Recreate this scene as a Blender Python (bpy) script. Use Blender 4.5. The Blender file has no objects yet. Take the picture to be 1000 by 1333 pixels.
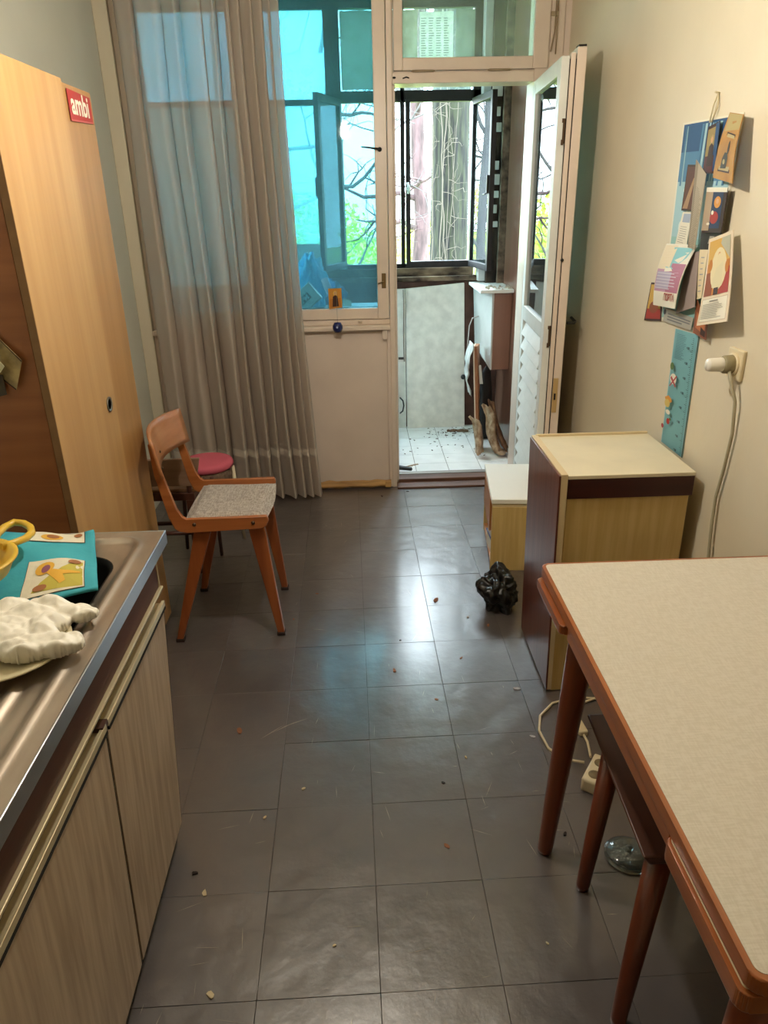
import bpy, bmesh, math, random
from mathutils import Vector, Matrix, noise
C = bpy.context.scene.collection
S = bpy.context.scene
R = math.radians
# ---------------------------------------------------------------- camera
FPX = 944.85
cd = bpy.data.cameras.new('camera'); cam = bpy.data.objects.new('camera', cd); C.objects.link(cam)
cd.sensor_fit = 'VERTICAL'; cd.sensor_height = 24.0; cd.lens = FPX / 1333 * 24.0
cd.clip_start = 0.02; cd.clip_end = 300
_a = Vector((461.54 - 500, 257.95 - 666.5, FPX)).normalized()
_b = Vector((545.7 - 500, 2847.36 - 666.5, FPX)); _b = (_b - _a * _b.dot(_a)).normalized()
_x = _b.cross(_a)                                  # world X, Y, -Z seen from the camera (x right, y down, z ahead)
rows = (_x, _a, -_b)
right = Vector([r[0] for r in rows]); down = Vector([r[1] for r in rows]); ahead = Vector([r[2] for r in rows])
m = Matrix.Identity(4)
for i in range(3):
    m[i][0] = right[i]; m[i][1] = -down[i]; m[i][2] = -ahead[i]
m[2][3] = 1.55
cam.matrix_world = m
S.camera = cam
# ---------------------------------------------------------------- world and exposure
S.view_settings.view_transform = 'Standard'
S.view_settings.look = 'None'
S.view_settings.gamma = 1.0
S.view_settings.use_curve_mapping = False
S.view_settings.exposure = 0.45
SKY = (0.70, 0.93, 1.0); SKY_STRENGTH = 8.5
LAMP = (1.0, 0.925, 0.80); LAMP_STRENGTH = 700.0
w = bpy.data.worlds.new('overcast_sky'); S.world = w; w.use_nodes = True
nt = w.node_tree; bg = nt.nodes['Background']
tc = nt.nodes.new('ShaderNodeTexCoord'); nz = nt.nodes.new('ShaderNodeTexNoise'); nz.inputs['Scale'].default_value = 2.5; nz.inputs['Detail'].default_value = 4
rp = nt.nodes.new('ShaderNodeValToRGB'); rp.color_ramp.elements[0].color = (SKY[0] * .8, SKY[1] * .9, 1, 1); rp.color_ramp.elements[1].color = (.9, .97, 1, 1)
rp.color_ramp.elements[0].position = .35; rp.color_ramp.elements[1].position = .65
nt.links.new(tc.outputs['Generated'], nz.inputs['Vector']); nt.links.new(nz.outputs['Fac'], rp.inputs['Fac']); nt.links.new(rp.outputs['Color'], bg.inputs['Color'])
# overcast sky: three times as bright overhead as at the horizon, dull below it
sx = nt.nodes.new('ShaderNodeSeparateXYZ'); nt.links.new(tc.outputs['Generated'], sx.inputs[0])
cl = nt.nodes.new('ShaderNodeMath'); cl.operation = 'MAXIMUM'; cl.inputs[1].default_value = 0.; nt.links.new(sx.outputs['Z'], cl.inputs[0])
ma = nt.nodes.new('ShaderNodeMath'); ma.operation = 'MULTIPLY_ADD'; ma.inputs[1].default_value = 2 * SKY_STRENGTH; ma.inputs[2].default_value = SKY_STRENGTH; nt.links.new(cl.outputs[0], ma.inputs[0])
nt.links.new(ma.outputs[0], bg.inputs['Strength'])

# ---------------------------------------------------------------- materials
def lin(h):
    if isinstance(h, str):
        h = h.lstrip('#'); v = [int(h[i:i + 2], 16) / 255 for i in (0, 2, 4)]
        return tuple(((c / 12.92) if c <= .04045 else ((c + .055) / 1.055) ** 2.4) for c in v) + (1,)
    return tuple(h) + (1,) if len(h) == 3 else tuple(h)
MC = {}
def mat(name, col, rough=.5, metal=0., spec=.5, bump=0., bscale=50., var=0., vscale=4., stretch=(1, 1, 1), col2=None, coat=0., trans=0., detail=6., aniso=None):
    if name in MC: return MC[name]
    M = bpy.data.materials.new(name); M.use_nodes = True; n = M.node_tree.nodes; l = M.node_tree.links
    b = n['Principled BSDF']
    b.inputs['Base Color'].default_value = lin(col); b.inputs['Roughness'].default_value = rough
    b.inputs['Metallic'].default_value = metal; b.inputs['Specular IOR Level'].default_value = spec
    if coat: b.inputs['Coat Weight'].default_value = coat; b.inputs['Coat Roughness'].default_value = .15
    g = n.new('ShaderNodeNewGeometry'); mp = n.new('ShaderNodeMapping'); mp.inputs['Scale'].default_value = stretch
    l.new(g.outputs['Position'], mp.inputs['Vector'])
    if var or col2:
        t = n.new('ShaderNodeTexNoise'); t.inputs['Scale'].default_value = vscale; t.inputs['Detail'].default_value = detail
        l.new(mp.outputs[0], t.inputs['Vector'])
        r = n.new('ShaderNodeValToRGB'); r.color_ramp.elements[0].position = .35; r.color_ramp.elements[1].position = .65
        c1 = lin(col); c2 = lin(col2) if col2 else tuple(x * (1 - var) for x in c1[:3]) + (1,)
        r.color_ramp.elements[0].color = c2; r.color_ramp.elements[1].color = c1
        l.new(t.outputs['Fac'], r.inputs['Fac']); l.new(r.outputs['Color'], b.inputs['Base Color'])
    if bump:
        t2 = n.new('ShaderNodeTexNoise'); t2.inputs['Scale'].default_value = bscale; t2.inputs['Detail'].default_value = 5
        l.new(mp.outputs[0], t2.inputs['Vector'])
        bp = n.new('ShaderNodeBump'); bp.inputs['Strength'].default_value = bump; bp.inputs['Distance'].default_value = .01
        l.new(t2.outputs['Fac'], bp.inputs['Height']); l.new(bp.outputs['Normal'], b.inputs['Normal'])
    if trans:
        b.inputs['Transmission Weight'].default_value = trans
    MC[name] = M
    return M
def wood(name, col, col2, axis='z', scale=30., rough=.45, coat=0., k=.06):
    st = {'x': (k, 1, 1), 'y': (1, k, 1), 'z': (1, 1, k)}[axis]
    return mat(name, col, rough, col2=col2, vscale=scale, stretch=st, bump=.06, bscale=scale * 2, coat=coat)
def glass_mat(name, tint, gloss=.10, haze=0., rough=0., hcol=None, ior=1.5):
    if name in MC: return MC[name]
    M = bpy.data.materials.new(name); M.use_nodes = True; n = M.node_tree.nodes; l = M.node_tree.links
    n.remove(n['Principled BSDF']); out = n['Material Output']
    tr = n.new('ShaderNodeBsdfTransparent'); tr.inputs['Color'].default_value = lin(tint)
    gl = n.new('ShaderNodeBsdfGlossy'); gl.inputs['Roughness'].default_value = rough
    fr = n.new('ShaderNodeFresnel'); fr.inputs['IOR'].default_value = ior
    mx = n.new('ShaderNodeMixShader'); l.new(fr.outputs[0], mx.inputs[0]); l.new(tr.outputs[0], mx.inputs[1]); l.new(gl.outputs[0], mx.inputs[2])
    last = mx
    if haze:
        df = n.new('ShaderNodeBsdfTranslucent'); df.inputs['Color'].default_value = lin(hcol or tint)
        t = n.new('ShaderNodeTexNoise'); t.inputs['Scale'].default_value = 3; t.inputs['Detail'].default_value = 8; t.inputs['Roughness'].default_value = .7
        g = n.new('ShaderNodeNewGeometry'); l.new(g.outputs['Position'], t.inputs['Vector'])
        ma = n.new('ShaderNodeMath'); ma.operation = 'MULTIPLY'; ma.inputs[1].default_value = haze * 2; l.new(t.outputs['Fac'], ma.inputs[0])
        m2 = n.new('ShaderNodeMixShader'); l.new(ma.outputs[0], m2.inputs[0]); l.new(mx.outputs[0], m2.inputs[1]); l.new(df.outputs[0], m2.inputs[2]); last = m2
    l.new(last.outputs[0], out.inputs['Surface'])
    MC[name] = M; return M
def emit(name, col, s):
    M = bpy.data.materials.new(name); M.use_nodes = True; n = M.node_tree.nodes; l = M.node_tree.links
    n.remove(n['Principled BSDF']); e = n.new('ShaderNodeEmission'); e.inputs[0].default_value = lin(col); e.inputs[1].default_value = s
    l.new(e.outputs[0], n['Material Output'].inputs['Surface']); return M
def floor_mat():
    M = bpy.data.materials.new('vinyl_tile'); M.use_nodes = True; n = M.node_tree.nodes; l = M.node_tree.links
    b = n['Principled BSDF']; g = n.new('ShaderNodeNewGeometry'); oi = n.new('ShaderNodeObjectInfo')
    def noise_(s, d, st=(1, 1, 1)):
        mp = n.new('ShaderNodeMapping'); mp.inputs['Scale'].default_value = st; l.new(g.outputs['Position'], mp.inputs[0])
        t = n.new('ShaderNodeTexNoise'); t.inputs['Scale'].default_value = s; t.inputs['Detail'].default_value = d; l.new(mp.outputs[0], t.inputs['Vector']); return t
    def ramp(fac, p0, c0, p1, c1):
        r = n.new('ShaderNodeValToRGB'); e = r.color_ramp.elements; e[0].position = p0; e[0].color = lin(c0); e[1].position = p1; e[1].color = lin(c1); l.new(fac, r.inputs[0]); return r
    def mix(kind, f, a, bb):
        x = n.new('ShaderNodeMix'); x.data_type = 'RGBA'; x.blend_type = kind
        if isinstance(f, float): x.inputs[0].default_value = f
        else: l.new(f, x.inputs[0])
        l.new(a, x.inputs[6]); l.new(bb, x.inputs[7]); return x.outputs[2]
    base = ramp(noise_(2.2, 8).outputs['Fac'], .3, '#544d4b', .7, '#615956')
    tone = ramp(oi.outputs['Random'], 0, '#e2e2e2', 1, '#f4f4f4')
    c = mix('MULTIPLY', .9, base.outputs[0], tone.outputs[0])
    wear = ramp(noise_(14, 8).outputs['Fac'], .45, '#000000', .85, '#ffffff')
    brown = n.new('ShaderNodeRGB'); brown.outputs[0].default_value = lin('#82766b')
    wf = n.new('ShaderNodeMath'); wf.operation = 'MULTIPLY'; wf.inputs[1].default_value = .12; l.new(wear.outputs[0], wf.inputs[0])
    c = mix('MIX', wf.outputs[0], c, brown.outputs[0])
    l.new(c, b.inputs['Base Color'])
    b.inputs['Roughness'].default_value = .36
    b.inputs['Specular IOR Level'].default_value = .9; b.inputs['Coat Weight'].default_value = .8; b.inputs['Coat Roughness'].default_value = .17; b.inputs['Coat IOR'].default_value = 1.6
    bp = n.new('ShaderNodeBump'); bp.inputs['Strength'].default_value = .35; bp.inputs['Distance'].default_value = .02
    ad = n.new('ShaderNodeMath'); ad.operation = 'MULTIPLY_ADD'; ad.inputs[1].default_value = .12
    l.new(noise_(60, 4).outputs['Fac'], ad.inputs[0]); l.new(noise_(7, 2).outputs['Fac'], ad.inputs[2]); l.new(ad.outputs[0], bp.inputs['Height'])
    l.new(bp.outputs[0], b.inputs['Normal'])
    return M
def sheet_mat(name, c1, c2, scale=20., tl=.42):
    if name in MC: return MC[name]
    M = bpy.data.materials.new(name); M.use_nodes = True; n = M.node_tree.nodes; l = M.node_tree.links
    n.remove(n['Principled BSDF']); d = n.new('ShaderNodeBsdfDiffuse'); t = n.new('ShaderNodeBsdfTranslucent'); a = n.new('ShaderNodeMixShader'); a.inputs[0].default_value = tl
    g = n.new('ShaderNodeNewGeometry'); x = n.new('ShaderNodeTexNoise'); x.inputs['Scale'].default_value = scale; x.inputs['Detail'].default_value = 6; l.new(g.outputs['Position'], x.inputs['Vector'])
    r = n.new('ShaderNodeValToRGB'); e = r.color_ramp.elements; e[0].position = .35; e[0].color = lin(c1); e[1].position = .65; e[1].color = lin(c2); l.new(x.outputs['Fac'], r.inputs[0])
    l.new(r.outputs[0], d.inputs[0]); l.new(r.outputs[0], t.inputs[0]); l.new(d.outputs[0], a.inputs[1]); l.new(t.outputs[0], a.inputs[2]); l.new(a.outputs[0], n['Material Output'].inputs['Surface'])
    MC[name] = M; return M
def curtain_mat(name='curtain_fabric', see=.13):
    M = bpy.data.materials.new(name); M.use_nodes = True; n = M.node_tree.nodes; l = M.node_tree.links
    n.remove(n['Principled BSDF']); out = n['Material Output']
    d = n.new('ShaderNodeBsdfDiffuse'); t = n.new('ShaderNodeBsdfTranslucent'); tr = n.new('ShaderNodeBsdfTransparent')
    d.inputs[0].default_value = lin('#c8bbae'); t.inputs[0].default_value = lin('#c4b8ac')
    a = n.new('ShaderNodeMixShader'); a.inputs[0].default_value = .33; l.new(d.outputs[0], a.inputs[1]); l.new(t.outputs[0], a.inputs[2])
    e = n.new('ShaderNodeMixShader'); e.inputs[0].default_value = see; l.new(a.outputs[0], e.inputs[1]); l.new(tr.outputs[0], e.inputs[2])
    # a woven relief
    g = n.new('ShaderNodeNewGeometry'); mp = n.new('ShaderNodeMapping'); mp.inputs['Scale'].default_value = (1, 1, .2); l.new(g.outputs['Position'], mp.inputs[0])
    x = n.new('ShaderNodeTexNoise'); x.inputs['Scale'].default_value = 180; l.new(mp.outputs[0], x.inputs['Vector'])
    b = n.new('ShaderNodeBump'); b.inputs['Strength'].default_value = .2; l.new(x.outputs['Fac'], b.inputs['Height']); l.new(b.outputs[0], d.inputs['Normal'])
    l.new(e.outputs[0], out.inputs['Surface']); return M
def weave_mat(name, c1, c2, scale=420, rough=.9):
    M = bpy.data.materials.new(name); M.use_nodes = True; n = M.node_tree.nodes; l = M.node_tree.links
    b = n['Principled BSDF']; b.inputs['Roughness'].default_value = rough
    g = n.new('ShaderNodeNewGeometry'); outs = []
    for st in ((1, .15, .5), (.15, 1, .5)):
        mp = n.new('ShaderNodeMapping'); mp.inputs['Scale'].default_value = st; l.new(g.outputs['Position'], mp.inputs[0])
        t = n.new('ShaderNodeTexNoise'); t.inputs['Scale'].default_value = scale; t.inputs['Detail'].default_value = 2; l.new(mp.outputs[0], t.inputs['Vector']); outs.append(t)
    a = n.new('ShaderNodeMath'); l.new(outs[0].outputs['Fac'], a.inputs[0]); l.new(outs[1].outputs['Fac'], a.inputs[1])
    h = n.new('ShaderNodeMath'); h.operation = 'MULTIPLY'; h.inputs[1].default_value = .5; l.new(a.outputs[0], h.inputs[0])
    r = n.new('ShaderNodeValToRGB'); e = r.color_ramp.elements; e[0].position = .42; e[0].color = lin(c1); e[1].position = .58; e[1].color = lin(c2); l.new(h.outputs[0], r.inputs[0])
    l.new(r.outputs[0], b.inputs['Base Color'])
    bp = n.new('ShaderNodeBump'); bp.inputs['Strength'].default_value = .15; bp.inputs['Distance'].default_value = .002; l.new(h.outputs[0], bp.inputs['Height']); l.new(bp.outputs[0], b.inputs['Normal'])
    return M

WALL = mat('wall_paint', '#d8ccb2', .55, bump=.08, bscale=30, var=.07, vscale=2.5)
WALLW = mat('window_wall_paint', '#dccabb', .55, bump=.06, bscale=35, var=.08, vscale=4)
CEIL = mat('ceiling_paint', '#e6ddca', .9)
PAINT = mat('old_white_gloss_paint', '#deccbb', .32, bump=.05, bscale=22, var=.06, vscale=9)
PAINTD = mat('outdoor_white_paint', '#dfe0da', .45, bump=.05, bscale=22, var=.08, vscale=9)
BLACK = mat('black_plastic', '#15120f', .4)
GAP = mat('dark_gap', '#17110d', .9)
GLASS = glass_mat('window_glass', (.40, .58, .63), haze=.07, hcol=(.75, .92, .97), rough=.03, ior=1.22)
DGLASS = glass_mat('door_glass', (.86, .92, .92), haze=.04)
CLEAR = glass_mat('clear_glass', (.86, .97, .97), haze=.03)
REED = glass_mat('ribbed_blue_sheet', (.56, .73, .78), haze=.26, hcol=(.60, .88, .94))
TILE = floor_mat()
STEEL = mat('steel', '#c3b9aa', .42, metal=.85, bump=.06, bscale=40, vscale=7, stretch=(1, .3, 1), col2='#96877a')
STEELE = mat('steel_edge', '#b9bdbf', .28, metal=1., bump=.03, bscale=60)
ALU = mat('aluminium_trim', '#cdbd98', .4, metal=.5)
ASH = wood('ash_laminate', '#bda78c', '#a28b70', 'z', 55, .5)
LIGHTW = wood('light_beech_veneer', '#be9662', '#b18855', 'z', 22, .42)
LIGHTW2 = wood('darker_beech_veneer', '#ae8350', '#a27846', 'z', 22, .42)
BROWNP = wood('brown_veneer', '#9c6238', '#8a542e', 'x', 26, .4)
EDGEB = mat('raw_edge_brown', '#8d6a45', .7, var=.2, vscale=20)
DARKB = wood('dark_brown_laminate', '#5a3122', '#452616', 'y', 30, .6)
CHAIRW = wood('orange_chair_wood', '#b26d3c', '#98572b', 'x', 26, .33, coat=.25)
CHAIRZ = wood('orange_leg_wood', '#a05a2e', '#854520', 'z', 26, .33, coat=.25)
CHAIRB = wood('orange_back_wood', '#bb8259', '#a66d42', 'y', 26, .33, coat=.25)
TWEED = weave_mat('grey_tweed', '#938a83', '#bdb4ab', 300)
TLAM = weave_mat('linen_laminate', '#c9c0af', '#d2cabb', 330, .38)
LIP = wood('table_edge_wood', '#a5602f', '#8a4920', 'y', 30, .3, coat=.3)
TLEG = wood('table_leg_wood', '#7c3c1c', '#652c12', 'z', 30, .32, coat=.3)
STOOLW = wood('stool_brown', '#5e3626', '#4a2a1c', 'y', 35, .4)
YELW = wood('yellow_ash_veneer', '#d2b679', '#c4a565', 'z', 60, .45)
YELW2 = wood('orange_inside', '#b5793f', '#a0652e', 'z', 40, .5)
CREAM = mat('cream_laminate', '#e2d6b8', .42, bump=.04, bscale=40, var=.1, vscale=6)
CREAME = mat('cream_edge', '#d3bd93', .5)
MAHOG = wood('mahogany_door', '#6b3a2c', '#5a2e22', 'z', 24, .32, coat=.2)
DKWOOD = wood('dark_band', '#3f1c16', '#331511', 'x', 30, .35)
BALW = wood('balcony_brown_panel', '#8f6450', '#7c5240', 'z', 9, .3, coat=.6)
BALD = mat('balcony_dark', '#35221a', .7, var=.4, vscale=10)
METALF = mat('dark_metal_frame', '#2c2a2c', .45, metal=.3, var=.4, vscale=20)
ROT = mat('weathered_wood', '#8f7a63', .85, col2='#2b1d15', vscale=14, bump=.5, bscale=30, stretch=(.5, 1, 1))
ROTV = mat('weathered_post', '#4b3a2c', .85, col2='#1c120d', vscale=14, bump=.5, bscale=30, stretch=(1, 1, .5))
WBOARD = mat('dirty_white_board', '#f0ede4', .6, col2='#dedbd2', vscale=16, bump=.1, bscale=30)
WTILE = mat('white_floor_tile', '#eef0ee', .3, var=.12, vscale=8)
GROUT = mat('tile_grout', '#6d655b', .9)
DIRT = mat('dirt', '#5a4637', .95, col2='#2e241c', vscale=40)
PAPER = mat('aged_paper', '#d8cfb6', .8, var=.1, vscale=8)
NEWS = mat('newspaper', '#d9dccf', .85, col2='#b7bdb4', vscale=30)
PINK = mat('pink_cushion', '#c65a6c', .8, bump=.1, bscale=80)
WICKER = mat('grey_brown_wicker', '#75604f', .8, col2='#5a4637', vscale=60, bump=.3, bscale=120)
YPLAS = mat('yellow_plastic', '#d9b13c', .35)
WPLASB = mat('black_bag_plastic', '#0e0d0d', .3, bump=.3, bscale=14)
IVORY = mat('ivory_plastic', '#d8c8a4', .4)
WPLAS = mat('white_plastic', '#e2ddd0', .35)
CORDM = mat('cream_cable', '#cdbd9c', .5)
LEAFM = mat('dry_leaf', '#8a5a3c', .8)
def pm(name, c, rough=.55): return mat('print_' + name, c, rough, spec=.3)

# ---------------------------------------------------------------- mesh helpers
class B:
    def __init__(s): s.bm = bmesh.new(); s.mats = []; s.mi = 0
    def m(s, M):
        if M not in s.mats: s.mats.append(M)
        s.mi = s.mats.index(M); return s
    def _f(s, fs, smooth=False):
        for f in fs: f.material_index = s.mi; f.smooth = smooth
    def face(s, pts, smooth=False):
        vs = [s.bm.verts.new(p) for p in pts]
        f = s.bm.faces.new(vs); s._f([f], smooth); return s
    def box(s, x0, x1, y0, y1, z0, z1, bev=0.):
        return s.hexa([(x0, y0, z0), (x1, y0, z0), (x1, y1, z0), (x0, y1, z0)], [(x0, y0, z1), (x1, y0, z1), (x1, y1, z1), (x0, y1, z1)], bev)
    def hexa(s, bot, top, bev=0.):
        vb = [s.bm.verts.new(p) for p in bot]; vt = [s.bm.verts.new(p) for p in top]; n = len(bot)
        fs = [s.bm.faces.new(vb[::-1]), s.bm.faces.new(vt)]
        for i in range(n): fs.append(s.bm.faces.new((vb[i], vb[(i + 1) % n], vt[(i + 1) % n], vt[i])))
        s._f(fs)
        if bev:
            es = list({e for f in fs for e in f.edges})
            r = bmesh.ops.bevel(s.bm, geom=es, offset=bev, segments=2, affect='EDGES', profile=.6)
            for f in r['faces']: f.material_index = s.mi; f.smooth = True
        return s
    def prism(s, pts, d, bev=0.):
        d = Vector(d); return s.hexa([tuple(p) for p in pts], [tuple(Vector(p) + d) for p in pts], bev)
    def tube(s, pts, r, n=8, caps=True, closed=False):
        pts = [Vector(p) for p in pts]; rs = r if isinstance(r, (list, tuple)) else [r] * len(pts)
        rings = []; up = None
        for i, p in enumerate(pts):
            a = pts[(i - 1) % len(pts)] if (closed or i > 0) else p; b = pts[(i + 1) % len(pts)] if (closed or i < len(pts) - 1) else p
            t = (b - a).normalized()
            if up is None: up = Vector((0, 0, 1)) if abs(t.z) < .9 else Vector((1, 0, 0))
            u = t.cross(up).normalized(); v = u.cross(t).normalized(); up = v
            rings.append([s.bm.verts.new(p + (u * math.cos(k * 2 * math.pi / n) + v * math.sin(k * 2 * math.pi / n)) * rs[i]) for k in range(n)])
        m = len(rings) if closed else len(rings) - 1; fs = []
        for i in range(m):
            A, Bq = rings[i], rings[(i + 1) % len(rings)]
            for k in range(n): fs.append(s.bm.faces.new((A[k], A[(k + 1) % n], Bq[(k + 1) % n], Bq[k])))
        s._f(fs, True)
        if caps and not closed: s._f([s.bm.faces.new(rings[0][::-1]), s.bm.faces.new(rings[-1])])
        return s
    def lathe(s, prof, c, axis='z', n=28, sx=1., sy=1.):
        rings = []; c = Vector(c)
        for (r, h) in prof:
            ring = []
            for k in range(n):
                a = k * 2 * math.pi / n; p = (r * math.cos(a) * sx, r * math.sin(a) * sy, h)
                if axis == 'x': p = (p[2], p[0], p[1])
                if axis == 'y': p = (p[0], p[2], p[1])
                ring.append(s.bm.verts.new(c + Vector(p)))
            rings.append(ring)
        fs = []
        for A, Bq in zip(rings, rings[1:]):
            for k in range(n): fs.append(s.bm.faces.new((A[k], A[(k + 1) % n], Bq[(k + 1) % n], Bq[k])))
        s._f(fs, True)
        if prof[0][0] > 1e-5: s._f([s.bm.faces.new(rings[0][::-1])])
        if prof[-1][0] > 1e-5: s._f([s.bm.faces.new(rings[-1])])
        return s
    def grid(s, nu, nv, fn, smooth=True):
        V = [[s.bm.verts.new(fn(i / nu, j / nv)) for j in range(nv + 1)] for i in range(nu + 1)]
        s._f([s.bm.faces.new((V[i][j], V[i + 1][j], V[i + 1][j + 1], V[i][j + 1])) for i in range(nu) for j in range(nv)], smooth); return s
    def text(s, txt, size, mtx, bold=.025):
        cu = bpy.data.curves.new('t', 'FONT'); cu.body = txt; cu.size = size; cu.align_x = 'CENTER'; cu.align_y = 'CENTER'; cu.resolution_u = 3; cu.offset = size * bold
        o = bpy.data.objects.new('t', cu); C.objects.link(o); bpy.context.view_layer.update()
        me = o.evaluated_get(bpy.context.evaluated_depsgraph_get()).to_mesh(); vs = [s.bm.verts.new(mtx @ v.co) for v in me.vertices]
        for p in me.polygons:
            try: s._f([s.bm.faces.new([vs[i] for i in p.vertices])])
            except ValueError: pass
        o.to_mesh_clear(); bpy.data.objects.remove(o); bpy.data.curves.remove(cu); return s
ROOTM = {}
def rootm(o):
    while o.parent: o = o.parent
    return ROOTM.get(o.name, Matrix.Identity(4))
def obj(name, b, parent=None, M=None, local=False, kind=None):
    if M is not None and not b.mats: b.mats = [M]
    if parent is not None and not local:
        b.bm.transform(rootm(parent).inverted())
    bmesh.ops.recalc_face_normals(b.bm, faces=b.bm.faces[:])
    me = bpy.data.meshes.new(name); b.bm.to_mesh(me); b.bm.free()
    for q in b.mats: me.materials.append(q)
    o = bpy.data.objects.new(name, me); C.objects.link(o)
    if parent is not None: o.parent = parent
    if kind: o['kind'] = kind
    return o
def thing(name, label, cat, loc=(0, 0, 0), rz=0., group=None, kind=None):
    o = bpy.data.objects.new(name, None); C.objects.link(o); o.empty_display_size = .05
    o.location = loc; o.rotation_euler = (0, 0, rz)
    ROOTM[o.name] = Matrix.Translation(loc) @ Matrix.Rotation(rz, 4, 'Z')
    tag(o, label, cat, group, kind); return o
def tag(o, label=None, cat=None, group=None, kind=None):
    if label: o['label'] = label
    if cat: o['category'] = cat
    if group: o['group'] = group
    if kind: o['kind'] = kind
    return o
def center(o, loc):          # move a one-mesh thing's origin to its base
    v = Vector(loc); o.data.transform(Matrix.Translation(-v)); o.location = v; return o
def bx(M, *a, bev=0.): return B().m(M).box(*a, bev=bev)
def frame(b, x0, x1, z0, z1, y0, y1, wl, wr, wb, wt, bev=.003):
    b.box(x0, x0 + wl, y0, y1, z0, z1, bev); b.box(x1 - wr, x1, y0, y1, z0, z1, bev)
    b.box(x0 + wl, x1 - wr, y0, y1, z0, z0 + wb, bev); b.box(x0 + wl, x1 - wr, y0, y1, z1 - wt, z1, bev); return b

# ================================================================ ROOM SHELL
XL, XR, YB, YW, ZC = -1.15, 1.03, -1.3, 3.95, 2.62
fl = obj('floor', bx(mat('tile_bed', '#3a342f', .9), XL - .1, XR + .1, YB - .1, YW + .02, -.12, -.0035)); tag(fl, 'worn grey vinyl tile floor of the room', kind='structure')
random.seed(3)
TS = .2627; TX, TY, TR = -.0084, 1.797, .0120
cr, sr = math.cos(TR), math.sin(TR)
def clip(poly, ax, v, keep_less):
    out = []
    for i, p in enumerate(poly):
        q = poly[(i + 1) % len(poly)]
        ip = (p[ax] <= v) if keep_less else (p[ax] >= v); iq = (q[ax] <= v) if keep_less else (q[ax] >= v)
        if ip: out.append(p)
        if ip != iq:
            t = (v - p[ax]) / (q[ax] - p[ax]); out.append((p[0] + t * (q[0] - p[0]), p[1] + t * (q[1] - p[1])))
    return out
g = .0005
tb = B().m(TILE).box(g, TS - g, g, TS - g, -.003, 0, .0006)
tile_me = None
for i in range(-6, 6):
    for j in range(-9, 10):
        gx, gy = i * TS, j * TS
        ox, oy = TX + cr * gx - sr * gy, TY + sr * gx + cr * gy
        cs = [(ox + cr * a - sr * c_, oy + sr * a + cr * c_) for a, c_ in ((g, g), (TS - g, g), (TS - g, TS - g), (g, TS - g))]
        if all(XL < x < XR and .0 < y < YW for x, y in cs):
            if tile_me is None:
                o = obj('tile', tb, fl, local=True); tile_me = o.data
            else:
                o = bpy.data.objects.new('tile', tile_me); C.objects.link(o); o.parent = fl
            o.location = (ox, oy, 0); o.rotation_euler = (random.gauss(0, .0016), random.gauss(0, .0016), TR)
        else:
            p = clip(clip(clip(clip(cs, 0, XL, False), 0, XR, True), 1, .0, False), 1, YW, True)
            if len(p) >= 3:
                a = sum(p[k][0] * p[(k + 1) % len(p)][1] - p[(k + 1) % len(p)][0] * p[k][1] for k in range(len(p))) / 2
                if a > .0005: obj('tile', B().m(TILE).prism([(x, y, -.003) for x, y in p], (0, 0, .003)), fl, local=True)
tag(obj('wall_left', bx(mat('wall_paint_daylight_tint', '#d0d0c3', .55, bump=.08, bscale=30, var=.06, vscale=2.5), XL - .12, XL, YB, YW + .15, 0, ZC)), kind='structure')  # cream wall too; the cool daylight falling on it is put into its colour
tag(obj('wall_right', bx(WALL, XR, XR + .12, YB, YW + .15, 0, ZC)), kind='structure')
tag(obj('wall_back', bx(WALL, XL - .12, XR + .12, YB - .12, YB, 0, ZC)), kind='structure')
tag(obj('ceiling', bx(CEIL, XL - .12, XR + .12, YB - .12, YW + .15, ZC, ZC + .12)), kind='structure')
# window wall: parapet, casing strips, strip above and right of the door
b = B().m(WALLW).box(XL, .150, YW, 4.10, -.003, .905, .002).box(.935, XR, YW + .003, 4.10, 0, ZC).box(XL, XR, YW, 4.10, 2.50, ZC).box(.150, .178, YW - .006, 4.10, 0, .93, .004)
wf_ = obj('wall_front', b); tag(wf_, kind='structure')
obj('corner_casing', bx(WALL, XL, -1.085, YW - .02, YW + .02, 0, 2.5, bev=.004), wf_)
# ---------------------------------------------------------------- kitchen window
w1 = thing('window_1', None, None, (-.45, YW, .905), kind='structure')
F0, F1 = YW - .005, 4.09
b = B().m(PAINT).box(-1.085, -1.045, F0 + .01, F1, .93, 2.5, .003).box(.168, .195, F0 - .005, F1, 0, 2.5, .003).box(-1.045, .168, F0 + .005, F1, .93, .957, .003).box(-1.045, .168, F0 + .01, F1, 2.46, 2.5).box(-.50, -.46, F0 + .012, F1, .957, 2.46, .003)
obj('window_frame', b, w1)
obj('window_sill', B().m(PAINT).box(-1.082, .168, YW - .045, YW + .02, .905, .93, .006).box(.125, .150, YW - .03, YW, .855, .905, .003), w1)
for (x0, x1) in ((-1.045, -.50), (-.46, .168)):
    sb = obj('window_sash', frame(B().m(PAINT), x0 + .003, x1 - .003, .960, 2.457, F0 - .002, F0 + .036, .058, .060, .056, .06, .004), w1)
    obj('window_pane', bx(GLASS, x0 + .058, x1 - .058, F0 + .016, F0 + .019, 1.012, 2.40), sb)
    sb2 = obj('window_sash', frame(B().m(PAINTD), x0 + .003, x1 - .003, .960, 2.457, F1 - .040, F1 - .004, .050, .052, .050, .05, .004), w1)
    obj('window_pane', bx(CLEAR, x0 + .05, x1 - .05, F1 - .024, F1 - .021, 1.008, 2.41), sb2)
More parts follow.
